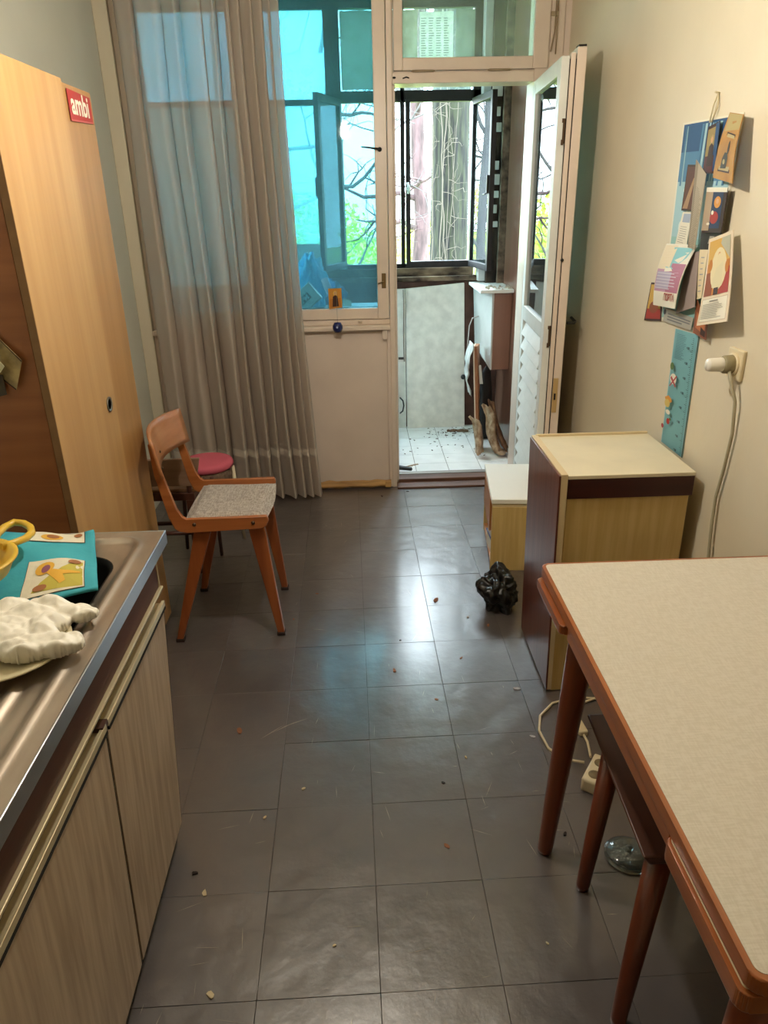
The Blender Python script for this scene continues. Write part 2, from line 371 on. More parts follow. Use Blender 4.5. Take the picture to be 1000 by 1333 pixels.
def hinge(parent, x, y, z, r=.006, l=.09, axis='z', M=PAINT):
    d = {'z': (0, 0, 1), 'x': (1, 0, 0)}[axis]; p = Vector((x, y, z)); dv = Vector(d)
    b = B().m(M).tube([p - dv * l / 2, p + dv * l / 2], r, 8)
    b.tube([p - dv * (l / 2 + .006), p - dv * l / 2], r * .6, 6).tube([p + dv * l / 2, p + dv * (l / 2 + .006)], r * .6, 6)
    return obj('hinge', b, parent)
for z in (1.27, 1.76, 2.3): hinge(w1, -1.043, F0 - .006, z, M=mat('hinge_metal', '#a08d72', .5, metal=.3))
HM = MC['hinge_metal']
# handle of the right sash, lock plate lower on the stile
b = B().m(BLACK).lathe([(.010, 0), (.011, -.008), (.007, -.02), (0.0001, -.021)], (.130, F0, 1.765), 'y', 14).tube([(.130, F0 - .018, 1.765), (.085, F0 - .024, 1.772), (.040, F0 - .02, 1.777)], [.006, .0045, .003], 8)
obj('window_handle', b, w1)
obj('lock_plate', B().m(mat('bronze_plate', '#77603c', .4, metal=.6)).box(.128, .150, F0 - .006, F0 - .001, 1.115, 1.19, .002).tube([(.14, F0 - .008, 1.15), (.108, F0 - .016, 1.14)], .003, 6), w1)
obj('latch_pin', B().m(PAINT).tube([(.0, YW - .02, .951), (.02, YW - .02, .951)], .004, 6), w1)
# ---------------------------------------------------------------- door frame and transom
d1 = thing('door_1', None, None, (.868, YW, 0), kind='structure')
b = B().m(PAINT).box(.868, .935, F0 - .004, F1, 0, 2.5, .003).box(.195, .868, F0 - .004, F1, 2.042, 2.088, .004).box(.195, .210, F0 + .04, F1, 0, 2.042, .003)
obj('door_frame', b, d1)
obj('screw_hole', B().m(BLACK).lathe([(.008, 0), (.008, -.003), (.0001, -.003)], (.205, F0 - .004, 2.066), 'y', 10, sy=.6).tube([(.245, F0 - .005, 2.062), (.262, F0 - .007, 2.068), (.275, F0 - .006, 2.064)], .003, 6), d1)
w2 = thing('window_2', None, None, (.56, YW, 2.09), kind='structure')
obj('window_frame', frame(B().m(PAINT), .195, 1.0, 2.088, 2.5, F0, F1, .006, .068, .004, .03), w2)
s2 = obj('window_sash', frame(B().m(PAINT), .203, .930, 2.094, 2.47, F0 - .010, F0 + .03, .042, .072, .052, .05, .004), w2)
obj('window_pane', bx(glass_mat('transom_glass', (.88, .92, .90), haze=.08), .243, .860, F0 + .010, F0 + .013, 2.140, 2.42), s2)
for x in (.34, .70): hinge(w2, x, F0 - .014, 2.0905, .005, .10, 'x', HM)
obj('stay_bar', B().m(HM).tube([(.937, F0 - .012, 2.16), (.948, F0 - .02, 2.24), (.950, F0 - .02, 2.36)], .003, 6).box(.930, .962, F0 - .018, F0 - .008, 2.30, 2.318).tube([(.960, F0 - .015, 2.15), (.960, F0 - .015, 2.36)], .003, 6), w2)
# ---------------------------------------------------------------- open double door leaf (local: X along the leaf, Y through its thickness)
ux, uy = -.0480, -.69; ang = math.atan2(uy, ux)
leaf = thing('door_2', None, None, (.868, 3.94, .02), ang, kind='structure')
LN = math.hypot(ux, uy)
def lobj(name, b, par): return obj(name, b, par, local=True)
def lf(b, y0, y1, z0, z1, st, rb, rt, mid=None):
    frame(b, 0, LN, z0, z1, y0, y1, st, st, rb, rt, .003)
    if mid: b.box(st, LN - st, y0, y1, mid[0], mid[1], .003)
    return b
la = lobj('outer_leaf', lf(B().m(PAINTD), .000, .032, .0, 2.02, .072, .09, .06, (.93, 1.00)), leaf)
lobj('window_pane', B().m(DGLASS).box(.07, LN - .07, .014, .017, .99, 1.965), la)
lb = lobj('inner_leaf', lf(B().m(PAINT), .060, .096, .0, 2.05, .075, .10, .06, (.93, 1.00)), leaf)
lobj('window_pane', B().m(CLEAR).box(.07, LN - .07, .076, .079, .99, 1.995), lb)
lobj('door_panel', B().m(PAINT).box(.07, LN - .07, .068, .084, .09, .935), lb)
lobj('middle_strip', B().m(PAINT).box(LN - .05, LN + .002, .036, .055, .0, 2.03, .002), leaf)
lobj('dark_joint', B().m(GAP).box(LN - .045, LN - .006, .029, .061, .01, 2.01), leaf)
ns = 12; pitch = .84 / ns
sl = None
for k in range(ns):
    z = .09 + k * pitch
    if sl is None:
        bb = B().m(PAINTD).prism([(.073, -.006, -.002), (.073, .002, -.008), (.073, .030, pitch - .002), (.073, .024, pitch + .004)], (LN - .148, 0, 0), .001)
        o = lobj('slat', bb, la); sl = o.data
    else:
        o = bpy.data.objects.new('slat', sl); C.objects.link(o); o.parent = la
    o.location = (0, 0, z)
for z in (.95, 1.76):
    lobj('hinge', B().m(mat('dark_hinge', '#5b4632', .5, metal=.5)).box(LN + .0, LN + .004, .022, .031, z - .045, z + .045, .001).box(LN, LN + .007, .018, .028, z - .05, z - .03, .001).box(LN, LN + .007, .018, .028, z + .03, z + .045, .001), leaf)
lobj('door_handle', B().m(BLACK).tube([(LN - .035, .096, 1.00), (LN - .035, .14, 1.00), (LN - .06, .150, 1.002), (LN - .15, .150, 1.006)], .0065, 8).lathe([(.015, 0), (.015, .008), (.0001, .008)], (LN - .035, .096, 1.0), 'y', 14), leaf)
lobj('lock_plate', B().m(mat('worn_brass', '#c3a46e', .5, metal=.3)).box(LN + .0, LN + .004, .060, .082, .60, .76, .001).m(BLACK).box(LN + .003, LN + .006, .066, .074, .66, .69), leaf)
lobj('latch_bolt', B().m(BLACK).lathe([(.007, 0), (.007, .006), (.0001, .006)], (LN + .002, .058, 1.27), 'x', 10), leaf)
lobj('top_bolt', B().m(BLACK).box(LN - .05, LN + .004, .062, .092, 2.05, 2.056), leaf)

# ---------------------------------------------------------------- sill ledge bits, loose lath, threshold
o = obj('wood_lath', B().m(mat('raw_pine', '#c79c63', .8, col2='#8f6a41', vscale=25, stretch=(.1, 1, 1), bump=.4, bscale=40)).grid(30, 6, lambda u, v: (-.44 + .60 * u, YW - .012 - .022 * math.sin(math.pi * min(1, v * 1.1)) + .004 * noise.noise((u * 14, v * 3, 1)), .004 + v * .045 + .008 * noise.noise((u * 11, v * 2, 5)))).box(.125, .158, YW - .036, YW - .006, .008, .045, .003))
tag(o, 'rough split pine lath at the foot of the wall under the window', 'lath'); center(o, (-.14, YW - .02, 0))
th = obj('threshold', B().m(wood('threshold_wood', '#6f4a36', '#4a2f22', 'x', 20, .6)).box(.195, .868, 3.90, 4.02, 0, .012, .003).box(.195, .868, 3.985, 4.10, 0, .030, .004).m(mat('zinc_strip', '#8d8781', .5, metal=.6)).box(.195, .868, 4.06, 4.10, .030, .034)); tag(th, kind='structure')

# ================================================================ BALCONY
BX0, BX1, BY0, BY1 = -1.45, .965, 4.10, 5.10
bf = obj('balcony_floor', bx(GROUT, BX0, BX1 + .1, BY0, BY1 + .15, -.12, .0165)); tag(bf, kind='structure')
tm = None
for i in range(-9, 4):
    for j in range(0, 6):
        x0, y0 = .325 + i * .199, 4.10 + j * .1745
        x1, y1 = min(x0 + .196, BX1 - .005), min(y0 + .1715, BY1 - .02)
        if x1 - x0 < .03 or y1 - y0 < .02: continue
        if x1 - x0 > .195 and y1 - y0 > .171 and tm:
            o = bpy.data.objects.new('tile', tm); C.objects.link(o); o.parent = bf; o.location = (x0, y0, 0)
        else:
            o = obj('tile', bx(WTILE, 0, x1 - x0, 0, y1 - y0, .010, .020, bev=.001), bf, local=True); o.location = (x0, y0, 0)
            if x1 - x0 > .195 and y1 - y0 > .171: tm = o.data
WR = obj('wall_balcony_right', bx(BALW, BX1, BX1 + .1, BY0, BY1 + .15, 0, 2.62)); tag(WR, kind='structure')
for (a, c_) in ((4.10, 4.50), (4.505, 4.93)): obj('panel', bx(BALW, BX1 - .006, BX1, a, c_, .02, 2.60, bev=.001), WR)
wbl = obj('wall_balcony_left', bx(WBOARD, BX0 - .1, BX0, BY0, BY1 + .15, 0, 1.05)); tag(wbl, kind='structure')
_f = frame(B().m(mat('side_window_paint', '#cfd2cc', .5)), BY0, BY1 + .05, 1.05, 2.62, -.05, 0, .05, .05, .05, .05); _f.bm.transform(Matrix(((0, 1, 0, BX0), (1, 0, 0, 0), (0, 0, 1, 0), (0, 0, 0, 1))))
w4 = obj('window_4', _f); tag(w4, kind='structure'); obj('window_pane', bx(CLEAR, BX0 - .03, BX0 - .026, BY0 + .05, BY1, 1.1, 2.57), w4)
tag(obj('balcony_ceiling', bx(mat('balcony_ceiling_paint', '#d9d8d0', .9), BX0, BX1 + .1, BY0, BY1 + .15, 2.62, 2.74)), kind='structure')
b = B().m(mat('parapet_brown', '#6b4a3e', .6, col2='#4d342c', vscale=9)).box(BX0, BX1, BY1, BY1 + .08, 0, 1.03).m(WBOARD).box(BX0, -.42, BY1, BY1 + .08, 1.03, 2.10)
tag(obj('wall_balcony_front', b), kind='structure')
obj_l = obj('balcony_ledge', B().m(ROT).box(-.42, .80, BY1 - .045, BY1 + .09, 1.03, 1.062, .006).box(-.42, .78, BY1 - .02, BY1 + .08, 1.062, 1.115, .005)); tag(obj_l, kind='structure')
w3 = thing('window_3', None, None, (.2, BY1, 1.11), kind='structure')
Y0, Y1 = BY1 - .005, BY1 + .045
b = B().m(METALF)
b.box(-.42, .84, Y0, Y1, 1.115, 1.142, .002).box(-.155, .84, Y0, Y1, 2.088, 2.15, .002).box(.752, .80, Y0, Y1, 1.11, 2.62, .002)
b.box(.300, .326, Y0, Y1, 1.115, 2.62, .002).box(.334, .362, Y0 - .005, Y1, 1.115, 2.10, .002).box(-.155, -.062, Y0, Y1, 2.10, 2.62, .003).box(-.118, -.062, Y0, Y1, 1.115, 2.10, .003).box(BX0, .84, Y0, Y1, 2.575, 2.62, .002).box(BX0, -.155, Y0, Y1, 2.08, 2.11).box(.36, .752, Y0, Y1, 1.14, 1.155)
obj('window_frame', b, w3)
obj('window_pane', bx(REED, -.42, -.118, BY1 + .02, BY1 + .024, 1.14, 2.575), w3)
obj('window_pane', bx(REED, BX0, -.42, BY1 + .02, BY1 + .024, 2.11, 2.575), w3)
for (x0, x1) in ((-.062, .30), (.326, .752)): obj('window_pane', bx(CLEAR, x0, x1, BY1 + .02, BY1 + .024, 2.15, 2.575), w3)
obj('catch', B().m(mat('pale_catch', '#c9d3d2', .5)).tube([(.345, Y0 - .012, 1.57), (.352, Y0 - .02, 1.60), (.343, Y0 - .012, 1.635)], .008, 8).box(.335, .36, Y0 - .014, Y0 - .004, 1.59, 1.61, .002), w3)
obj('apron_panel', bx(mat('grey_apron', '#b7bdb9', .7, var=.1, vscale=6), -.42, -.062, BY1 - .012, BY1 - .006, 1.03, 1.28), w3)
def swung(name, hx, hy, fx, fy, z0, z1):
    L = math.hypot(fx - hx, fy - hy); a = math.atan2(fy - hy, fx - hx); mt = Matrix.Translation((hx, hy, 0)) @ Matrix.Rotation(a, 4, 'Z')
    b = frame(B().m(METALF), 0, L, z0, z1, -.015, .015, .032, .034, .038, .038, .002); b.bm.transform(mt); o = obj(name, b, w3)
    p = B().m(CLEAR).box(.03, L - .03, -.002, .001, z0 + .03, z1 - .03); p.bm.transform(mt); obj('window_pane', p, o)
    h = B().m(BLACK).box(L - .022, L - .008, -.03, -.015, (z0 + z1) / 2 - .05, (z0 + z1) / 2 + .05, .003).tube([(L - .015, -.03, (z0 + z1) / 2 - .05), (L - .06, -.035, (z0 + z1) / 2 - .055)], .004, 6); h.bm.transform(mt); obj('handle', h, o)
    return o
swung('open_sash', .757, BY1 - .02, .815, 4.68, 1.12, 2.10)
swung('open_sash', -.075, BY1 - .02, -.205, 4.72, 1.13, 2.105)
# paper blocking the upper lights
def sheet(name, x0, x1, z0, z1, y, M, label, bow=.006, cat='paper', sd=0):
    o = obj(name, B().m(M).grid(10, 10, lambda u, v: (x0 + (x1 - x0) * u, y - bow * (1 + noise.noise((u * 3 + sd, v * 3, sd))), z0 + (z1 - z0) * v + .004 * noise.noise((u * 4, sd, 2)))))
    center(o, ((x0 + x1) / 2, y, z0)); return tag(o, label, cat, 'paper sheets taped in the balcony window')
sheet('paper_sheet', -.055, .17, 2.155, 2.56, BY1 - .012, sheet_mat('backlit_paper', '#b9b4a0', '#cfcab8'), 'yellowed paper sheet blocking the balcony light left of the transom', sd=1)
sheet('newspaper_sheet', .42, .62, 2.17, 2.55, BY1 - .012, sheet_mat('backlit_news', '#cfd3c8', '#e6e8de', 40), 'pale newspaper sheet seen in the middle of the transom', sd=3)
sheet('paper_sheet', .205, .405, 2.16, 2.56, BY1 - .016, sheet_mat('backlit_card', '#969684', '#aeb09e'), 'grey card sheet left of the newspaper behind the transom glass', sd=5)
sheet('paper_sheet', .635, .75, 2.16, 2.56, BY1 - .016, sheet_mat('backlit_dark', '#7c8378', '#90968a'), 'dull grey-green sheet at the right end behind the transom', sd=7)
# printed columns on the newspaper
b = B().m(pm('ink', '#7d8580'))
for cx in (.445, .49, .535, .58):
    for r_ in range(26):
        ww = .034 * random.uniform(.6, 1); b.box(cx - .018, cx - .018 + ww, BY1 - .0295, BY1 - .029, 2.20 + r_ * .0125, 2.2045 + r_ * .0125)
npaper = [o for o in bpy.data.objects if o.name.startswith('newspaper_sheet')][0]
ROOTM[npaper.name] = Matrix.Translation(npaper.location); obj('print', b, npaper)
# decayed corner post with white filler blocks
cp = obj('corner_post', B().m(ROTV).box(.845, .915, 4.97, 5.10, 1.0, 2.62, .006).m(mat('rotten_edge', '#7d6a58', .9, col2='#35271d', vscale=18, bump=.5, bscale=30)).box(.915, .966, 4.94, 5.10, 1.0, 2.62, .004)); tag(cp, kind='structure')
random.seed(8)
for z, h in ((2.14, .09), (2.015, .05), (1.93, .05), (1.72, .05), (1.64, .06), (1.555, .04), (1.47, .05), (1.38, .035)):
    obj('filler_block', bx(PAINTD, .848, .912 - random.uniform(0, .012), 4.955, 4.975, z - h * .5, z + h * .5, bev=.003), cp)
tag(obj('balcony_side_post', bx(mat('white_post', '#c9cbc8', .6, var=.2, vscale=5), .80, .845, 5.0, 5.12, 1.03, 2.62, bev=.003)), kind='structure')
# brown wall box on the right of the balcony
hb = thing('wall_cabinet', 'brown box fixed to the balcony wall with pale ledge on top', 'cabinet', (.9, 4.85, .52))
obj('body', B().m(BALW).box(.845, .957, 4.62, 5.05, .52, 1.0, .003), hb)
obj('side_panel', B().m(mat('pale_side', '#c6c4bf', .5, var=.12, vscale=7)).hexa([(.836, 4.62, .52), (.8447, 4.62, .52), (.8447, 5.06, .55), (.80, 5.06, .60)], [(.832, 4.62, 1.0), (.8447, 4.62, 1.0), (.8447, 5.06, 1.0), (.78, 5.06, 1.0)], .001), hb)
obj('top_ledge', B().m(PAINTD).box(.75, .957, 4.57, 5.07, 1.0, 1.02, .003), hb)
o = obj('debris_pile', B().m(DIRT)); b = B().m(mat('plaster_crumbs', '#cfc6b6', .9, var=.4, vscale=60)); bpy.data.objects.remove(o)
random.seed(5)
for k in range(26):
    x, y = random.uniform(.80, .95), random.uniform(4.58, 4.75); s_ = random.uniform(.004, .014)
    b.hexa([(x - s_, y - s_ * .7, 1.0205), (x + s_, y - s_, 1.0205), (x + s_ * .7, y + s_, 1.0205)], [(x - s_ * .5, y - s_ * .4, 1.0205 + s_), (x + s_ * .6, y, 1.0205 + s_ * .7), (x, y + s_ * .6, 1.0205 + s_ * 1.1)])
center(tag(obj('plaster_crumbs', b), 'loose plaster crumbs lying on the pale ledge of the wall box', 'debris', kind='stuff'), (.87, 4.66, 1.0205))
o = obj('curved_wire', B().m(mat('pale_wire', '#b5a9a0', .5)).tube([(.735, 4.95, .42), (.735, 4.95, .62), (.742, 4.94, .75), (.76, 4.93, .80), (.80, 4.92, .815)], .004, 8)); tag(o, 'pale curved wire in front of the whitish side of the wall box', 'wire'); center(o, (.735, 4.95, .42))
# white board leaning at the parapet
wb = thing('white_board', 'big stained white board leaning under the balcony window', 'board', (.52, 5.06, .02))
obj('panel', B().m(WBOARD).hexa([(.328, 5.035, .02), (.742, 5.035, .02), (.742, 5.06, .02), (.328, 5.06, .02)], [(.322, 5.055, .985), (.718, 5.055, 1.015), (.718, 5.08, 1.015), (.322, 5.08, .985)], .003), wb)
obj('knob', B().m(BLACK).lathe([(.016, 0), (.018, -.012), (.010, -.022), (.0001, -.024)], (.722, 5.036, .385), 'y', 14), wb)
_nb = 0
wb2 = thing('narrow_board', 'narrow white board with a black curved handle beside the big white board', 'board', (.25, 5.06, .02))
obj('panel', B().m(WBOARD).box(.13, .3205, 5.05, 5.075, .02, .985, .002), wb2)
obj('handle', B().m(BLACK).tube([(.277, 5.046, .13), (.295, 5.03, .15), (.303, 5.03, .19), (.297, 5.03, .225), (.277, 5.046, .245)], .005, 8), wb2)
obj('crack', B().m(mat('brown_crack', '#6a4a35', .9)).tube([(.306, 5.047, .98), (.309, 5.047, .84), (.305, 5.047, .7), (.309, 5.047, .5)], .002, 5), wb2)
obj('clip', bx(mat('dark_clip', '#47413c', .6), .27, .305, 5.042, 5.052, .515, .53), wb2)
# broken board with rag, rolled papers, crate
o = obj('plank', B().m(wood('plank_wood', '#a8714b', '#8a5838', 'z', 30, .6)).hexa([(.735, 4.44, .021), (.755, 4.44, .021), (.775, 4.56, .021), (.755, 4.56, .021)], [(.735, 4.66, .665), (.755, 4.66, .665), (.79, 4.78, .66), (.765, 4.78, .66)], .002).m(mat('plank_edge', '#d9cdbb', .6)).hexa([(.727, 4.44, .021), (.735, 4.44, .021), (.755, 4.56, .021), (.748, 4.56, .021)], [(.727, 4.66, .665), (.735, 4.66, .665), (.765, 4.78, .66), (.757, 4.78, .66)], .001))
tag(o, 'brown plank standing on edge against the balcony wall', 'plank'); center(o, (.75, 4.5, .021))
def cloth(u, v):
    return (.722 - .028 * math.sin(v * 3.0) + .022 * noise.noise((u * 4, v * 5, 3)), 4.62 + .14 * u - .02 * v, .685 - .33 * v + .01 * noise.noise((u * 5, v * 4, 9)))
o = obj('white_rag', B().m(mat('rag', '#cfcfcb', .9, var=.2, vscale=20)).grid(14, 20, cloth)); md = o.modifiers.new('s', 'SOLIDIFY'); md.thickness = .003
tag(o, 'dirty white rag hanging over the top of the leaning plank', 'rag'); center(o, (.72, 4.7, .35))
def scrap(name, label, pts, w_, M, cat='scrap'):
    b = B().m(M); n = len(pts)
    def f(u, v):
        t = u * (n - 1); i = min(int(t), n - 2); p = Vector(pts[i]).lerp(Vector(pts[i + 1]), t - i)
        return p + Vector((w_ * (v - .5), .035 * math.sin(v * 5 + u * 4), .012 * noise.noise((u * 6, v * 6, w_ * 90))))
    b.grid(22, 8, f); o = obj(name, b); md = o.modifiers.new('s', 'SOLIDIFY'); md.thickness = .004
    tag(o, label, cat); center(o, (pts[-1][0], pts[-1][1], min(p[2] for p in pts))); return o
CARD = mat('torn_cardboard', '#c9b296', .85, col2='#8a6d50', vscale=25, bump=.3, bscale=50)
scrap('torn_cardboard', 'torn pale cardboard strip curling down beside the plank', [(.80, 4.54, .31), (.83, 4.50, .24), (.83, 4.44, .14), (.86, 4.38, .05), (.91, 4.36, .04)], .055, CARD, 'cardboard')
scrap('rolled_paper', 'brown rolled paper leaning against the brown balcony panel', [(.845, 4.62, .32), (.865, 4.55, .2), (.905, 4.48, .09), (.93, 4.42, .045)], .035, mat('brown_roll', '#8d6547', .8, col2='#5a3c28', vscale=30), 'paper')
scrap('cardboard_flap', 'light cardboard flap standing in the dirt in front of the plank', [(.70, 4.44, .26), (.73, 4.41, .22), (.745, 4.38, .12), (.75, 4.37, .04)], .05, CARD, 'cardboard')
o = obj('dark_bag', B().m(mat('dark_fabric', '#1b1613', .8)).lathe([(.0001, 0), (.04, .01), (.05, .12), (.045, .3), (.03, .46), (.0001, .50)], (.835, 4.75, .022), n=14)); tag(o, 'black sack squeezed behind the leaning plank', 'sack'); center(o, (.835, 4.75, .022))
o = obj('paper_packet', B().m(mat('packet', '#d9ddd6', .5)).hexa([(.775, 4.66, .42), (.80, 4.655, .42), (.80, 4.68, .42), (.775, 4.68, .42)], [(.765, 4.67, .53), (.785, 4.665, .54), (.785, 4.69, .54), (.765, 4.69, .53)], .002)); tag(o, 'small white packet stuck on top of the black sack', 'packet'); center(o, (.78, 4.67, .42))
# litter on the balcony tiles
b = B().m(DIRT); random.seed(11)
for k in range(150):
    if k % 3: x, y = random.gauss(.64, .1), random.gauss(4.93, .06)
    else: x, y = random.uniform(.22, .93), random.gauss(4.75, .18)
    if not (.21 < x < .95 and 4.12 < y < 5.03): continue
    s_ = random.uniform(.002, .010); a = random.uniform(0, 6.3); ca, sa = math.cos(a), math.sin(a)
    q = lambda u, v, h: (x + s_ * (u * ca - v * sa), y + s_ * (u * sa + v * ca), h)
    b.hexa([q(-1, -.4, .0203), q(1, -.3, .0203), q(.7, .5, .0203)], [q(-.8, -.3, .0203 + s_ * .35), q(.9, -.2, .0203 + s_ * .3), q(.5, .4, .0203 + s_ * .4)])
tag(obj('floor_litter', b), 'dry leaves and crumbs scattered over the white balcony tiles', 'litter', kind='stuff')
o = obj('bark_strip', B().m(mat('bark_strip', '#8b735c', .9, col2='#5a4635', vscale=30)).grid(16, 4, lambda u, v: (.60 + .15 * u, 4.90 + .03 * v + .01 * math.sin(u * 5), .024 + .014 * math.sin(v * 3.1) + .006 * noise.noise((u * 8, v, 0))))); md = o.modifiers.new('s', 'SOLIDIFY'); md.thickness = .003
tag(o, 'curled strip of bark on the floor at the foot of the white board', 'bark'); center(o, (.67, 4.91, .022))
o = obj('black_brush', B().m(mat('black_rubber', '#23282b', .6)).hexa([(.20, 4.135, .0345), (.29, 4.105, .0345), (.30, 4.13, .0345), (.21, 4.17, .0345)], [(.205, 4.137, .055), (.285, 4.112, .05), (.295, 4.13, .05), (.213, 4.165, .055)], .003)); tag(o, 'small dark scraper lying just beyond the threshold', 'scraper'); center(o, (.25, 4.135, .0345))
random.seed(4)
for k in range(5):
    x = .215 + .02 * k + random.uniform(0, .01); y = 4.19 + .012 * k
    o = obj('wood_splinter', B().m(mat('splinter', '#b9a791', .9)).hexa([(x, y, .021), (x + .05, y + .012, .021), (x + .045, y + .022, .021)], [(x, y + .002, .026), (x + .045, y + .014, .028), (x + .04, y + .02, .026)]))
    center(tag(o, 'pale wood splinter on the balcony tiles behind the dark scraper', 'splinter', 'splinters by the threshold'), (x, y, .021))
# things on the balcony behind the kitchen window
bc = thing('balcony_cupboard', 'low grey cupboard on the balcony under the kitchen window', 'cupboard', (-.45, 4.35, .02))
obj('body', bx(mat('cupboard_grey', '#8d8a86', .6), -.95, .10, 4.14, 4.62, .02, .93, bev=.004), bc)
obj('top', bx(mat('cupboard_top', '#93a3a8', .5, var=.2, vscale=8), -.97, .12, 4.125, 4.64, .93, .955, bev=.004), bc)
def blob(name, c, r, amp, M, fr=3., seed=0, flat=True, par=None, sub=5):
    b = B().m(M); bmesh.ops.create_icosphere(b.bm, subdivisions=sub, radius=1)
    for v in b.bm.verts:
        p = v.co.copy(); n_ = noise.noise(p * fr + Vector((seed, 0, 0))); n2 = abs(noise.noise(p * fr * 2.1 + Vector((seed, 5, 0))))
        q = p * (1 + amp * n_ - amp * .8 * n2)
        v.co = Vector((q.x * r[0], q.y * r[1], max(q.z, -.75) * r[2] if flat else q.z * r[2])) + Vector(c)
    for f in b.bm.faces: f.smooth = True
    return obj(name, b, par)
o = blob('blue_plastic_bag', (-.262, 4.42, 1.09), (.085, .07, .165), .35, mat('blue_bag', '#35c0f0', .3, bump=.3, bscale=30), 2.4, 3)
o.data.transform(Matrix.Translation((0, 0, 0))); tag(o, 'crumpled bright blue plastic bag on the balcony side of the window', 'bag'); center(o, (-.262, 4.42, .957))
o = blob('teal_plastic_bag', (-.150, 4.53, 1.02), (.075, .05, .075), .5, mat('teal_bag', '#3478a0', .3, bump=.4, bscale=30), 2.4, 9)
tag(o, 'dull teal plastic bag under the bright blue one', 'bag'); center(o, (-.165, 4.50, .957))
def card(b, cs, thick, base, patches=(), texts=(), nrm=None, bend=0.):
    """cs: bottom-left, bottom-right, top-right, top-left. patches: (M, [(u, v)...]); texts: (M, string, u, v, size)"""
    cs = [Vector(c) for c in cs]; n = ((cs[1] - cs[0]).cross(cs[3] - cs[0])).normalized()
    if nrm is not None and n.dot(Vector(nrm)) < 0: n = -n
    def P(u, v, h=0.): return cs[0].lerp(cs[1], u).lerp(cs[3].lerp(cs[2], u), v) + n * (h + bend * math.sin(math.pi * v) + 0)
    b.m(base); k = 8 if bend else 1
    for i in range(k): b.hexa([P(0, i / k, -thick), P(1, i / k, -thick), P(1, (i + 1) / k, -thick), P(0, (i + 1) / k, -thick)], [P(0, i / k), P(1, i / k), P(1, (i + 1) / k), P(0, (i + 1) / k)])
    h = .0003
    for M, poly in patches:
        b.m(M); h += .00012
        if bend and len(poly) == 4 and poly[0][1] == poly[1][1]:
            (u0, v0), (u1, _), _, (_, v1) = poly
            for i in range(k): a, c_ = v0 + (v1 - v0) * i / k, v0 + (v1 - v0) * (i + 1) / k; b.face([P(u0, a, h), P(u1, a, h), P(u1, c_, h), P(u0, c_, h)])
        else: b.face([P(u, v, h) for u, v in poly])
    for M, s_, u, v, size in texts:
        b.m(M); e1 = (P(u + .01, v) - P(u, v)).normalized(); e2 = (P(u, v + .01) - P(u, v)).normalized(); o_ = P(u, v, h + .0004)
        mt = Matrix(((e1.x, e2.x, n.x, o_.x), (e1.y, e2.y, n.y, o_.y), (e1.z, e2.z, n.z, o_.z), (0, 0, 0, 1))); b.text(s_, size, mt)
    return b
def rect(u0, v0, u1, v1): return [(u0, v0), (u1, v0), (u1, v1), (u0, v1)]
def ell(cu, cv, ru, rv, n=16): return [(cu + ru * math.cos(k * 2 * math.pi / n), cv + rv * math.sin(k * 2 * math.pi / n)) for k in range(n)]
def lines(M, u0, u1, v0, v1, n, sd=1, th=.35):
    rnd = random.Random(sd); dv = (v1 - v0) / n
    return [(M, rect(u0, v1 - (i + 1) * dv + dv * (1 - th) / 2, u0 + (u1 - u0) * rnd.uniform(.65, 1), v1 - (i + 1) * dv + dv * (1 + th) / 2)) for i in range(n)]
cx_, cz_ = -.335, .995
a = R(40); e1 = Vector((math.cos(a), 0, math.sin(a))); e2 = Vector((-math.sin(a), 0, math.cos(a))); o_ = Vector((-.300, 4.20, .9585))
b = card(B(), [o_, o_ + e1 * .13, o_ + e1 * .13 + e2 * .11, o_ + e2 * .11], .07, mat('carton_grey', '#dedbd3', .6), [(pm('carton_dark', '#1c2427'), rect(.10, .36, .70, .70)), (pm('carton_shade', '#9b9a94'), rect(0, 0, 1, .07))], [(pm('carton_letter', '#d9dcd8'), 'IPM', .40, .53, .040)], nrm=(0, -1, 0))
o = obj('carton_box', b); tag(o, 'grey carton with dark letter badge tilted behind the window glass', 'box'); center(o, (-.29, 4.23, .957))
o = obj('paper_roll', B().m(mat('pink_paper', '#c7a9b5', .7)).tube([(-.118, 4.19, .978), (-.183, 4.24, 1.140)], .020, 12)); tag(o, 'pinkish rolled paper leaning next to the carton box', 'paper'); center(o, (-.12, 4.19, .957))
o = obj('white_note', card(B(), [(-.085, 4.16, .956), (-.025, 4.15, .956), (-.04, 4.17, 1.03), (-.085, 4.175, 1.04)], .0015, PAPER)); tag(o, 'small white note leaning behind the orange picture card', 'paper'); center(o, (-.06, 4.16, .956))
# orange card and blue eye charm hanging inside the window
GOLD = pm('gold', '#c98a35'); OCH = pm('ochre', '#b8742c'); RED = pm('red', '#a03224'); DK = pm('darkprint', '#3a2218'); SKIN = pm('skinprint', '#c99a70'); WH = pm('whiteprint', '#ddd6c2')
ROBE = pm('robe', '#8a4a2a'); NAVY = pm('navy', '#27324f'); TXT = pm('textgrey', '#8a8478'); CY = pm('cyanprint', '#7fb9bd'); PKP = pm('pinkprint', '#b98aa0'); GRN = pm('greenprint', '#56703f'); CREAMP = pm('creamprint', '#d9c9a6')
def figure(hal, robe, u=.5, v0=.12, s=.7, w_=.22): # simple haloed standing figure
    return [(hal, ell(u, v0 + s * .82, w_ * .62, s * .16)), (robe, [(u - w_, v0), (u + w_, v0), (u + w_ * .75, v0 + s * .62), (u, v0 + s * .72), (u - w_ * .75, v0 + s * .62)]), (SKIN, ell(u, v0 + s * .82, w_ * .33, s * .10))]
oc = thing('orange_picture_card', 'small orange picture card propped inside the window above the blue charm', 'card', (-.1, 3.925, 1.0))
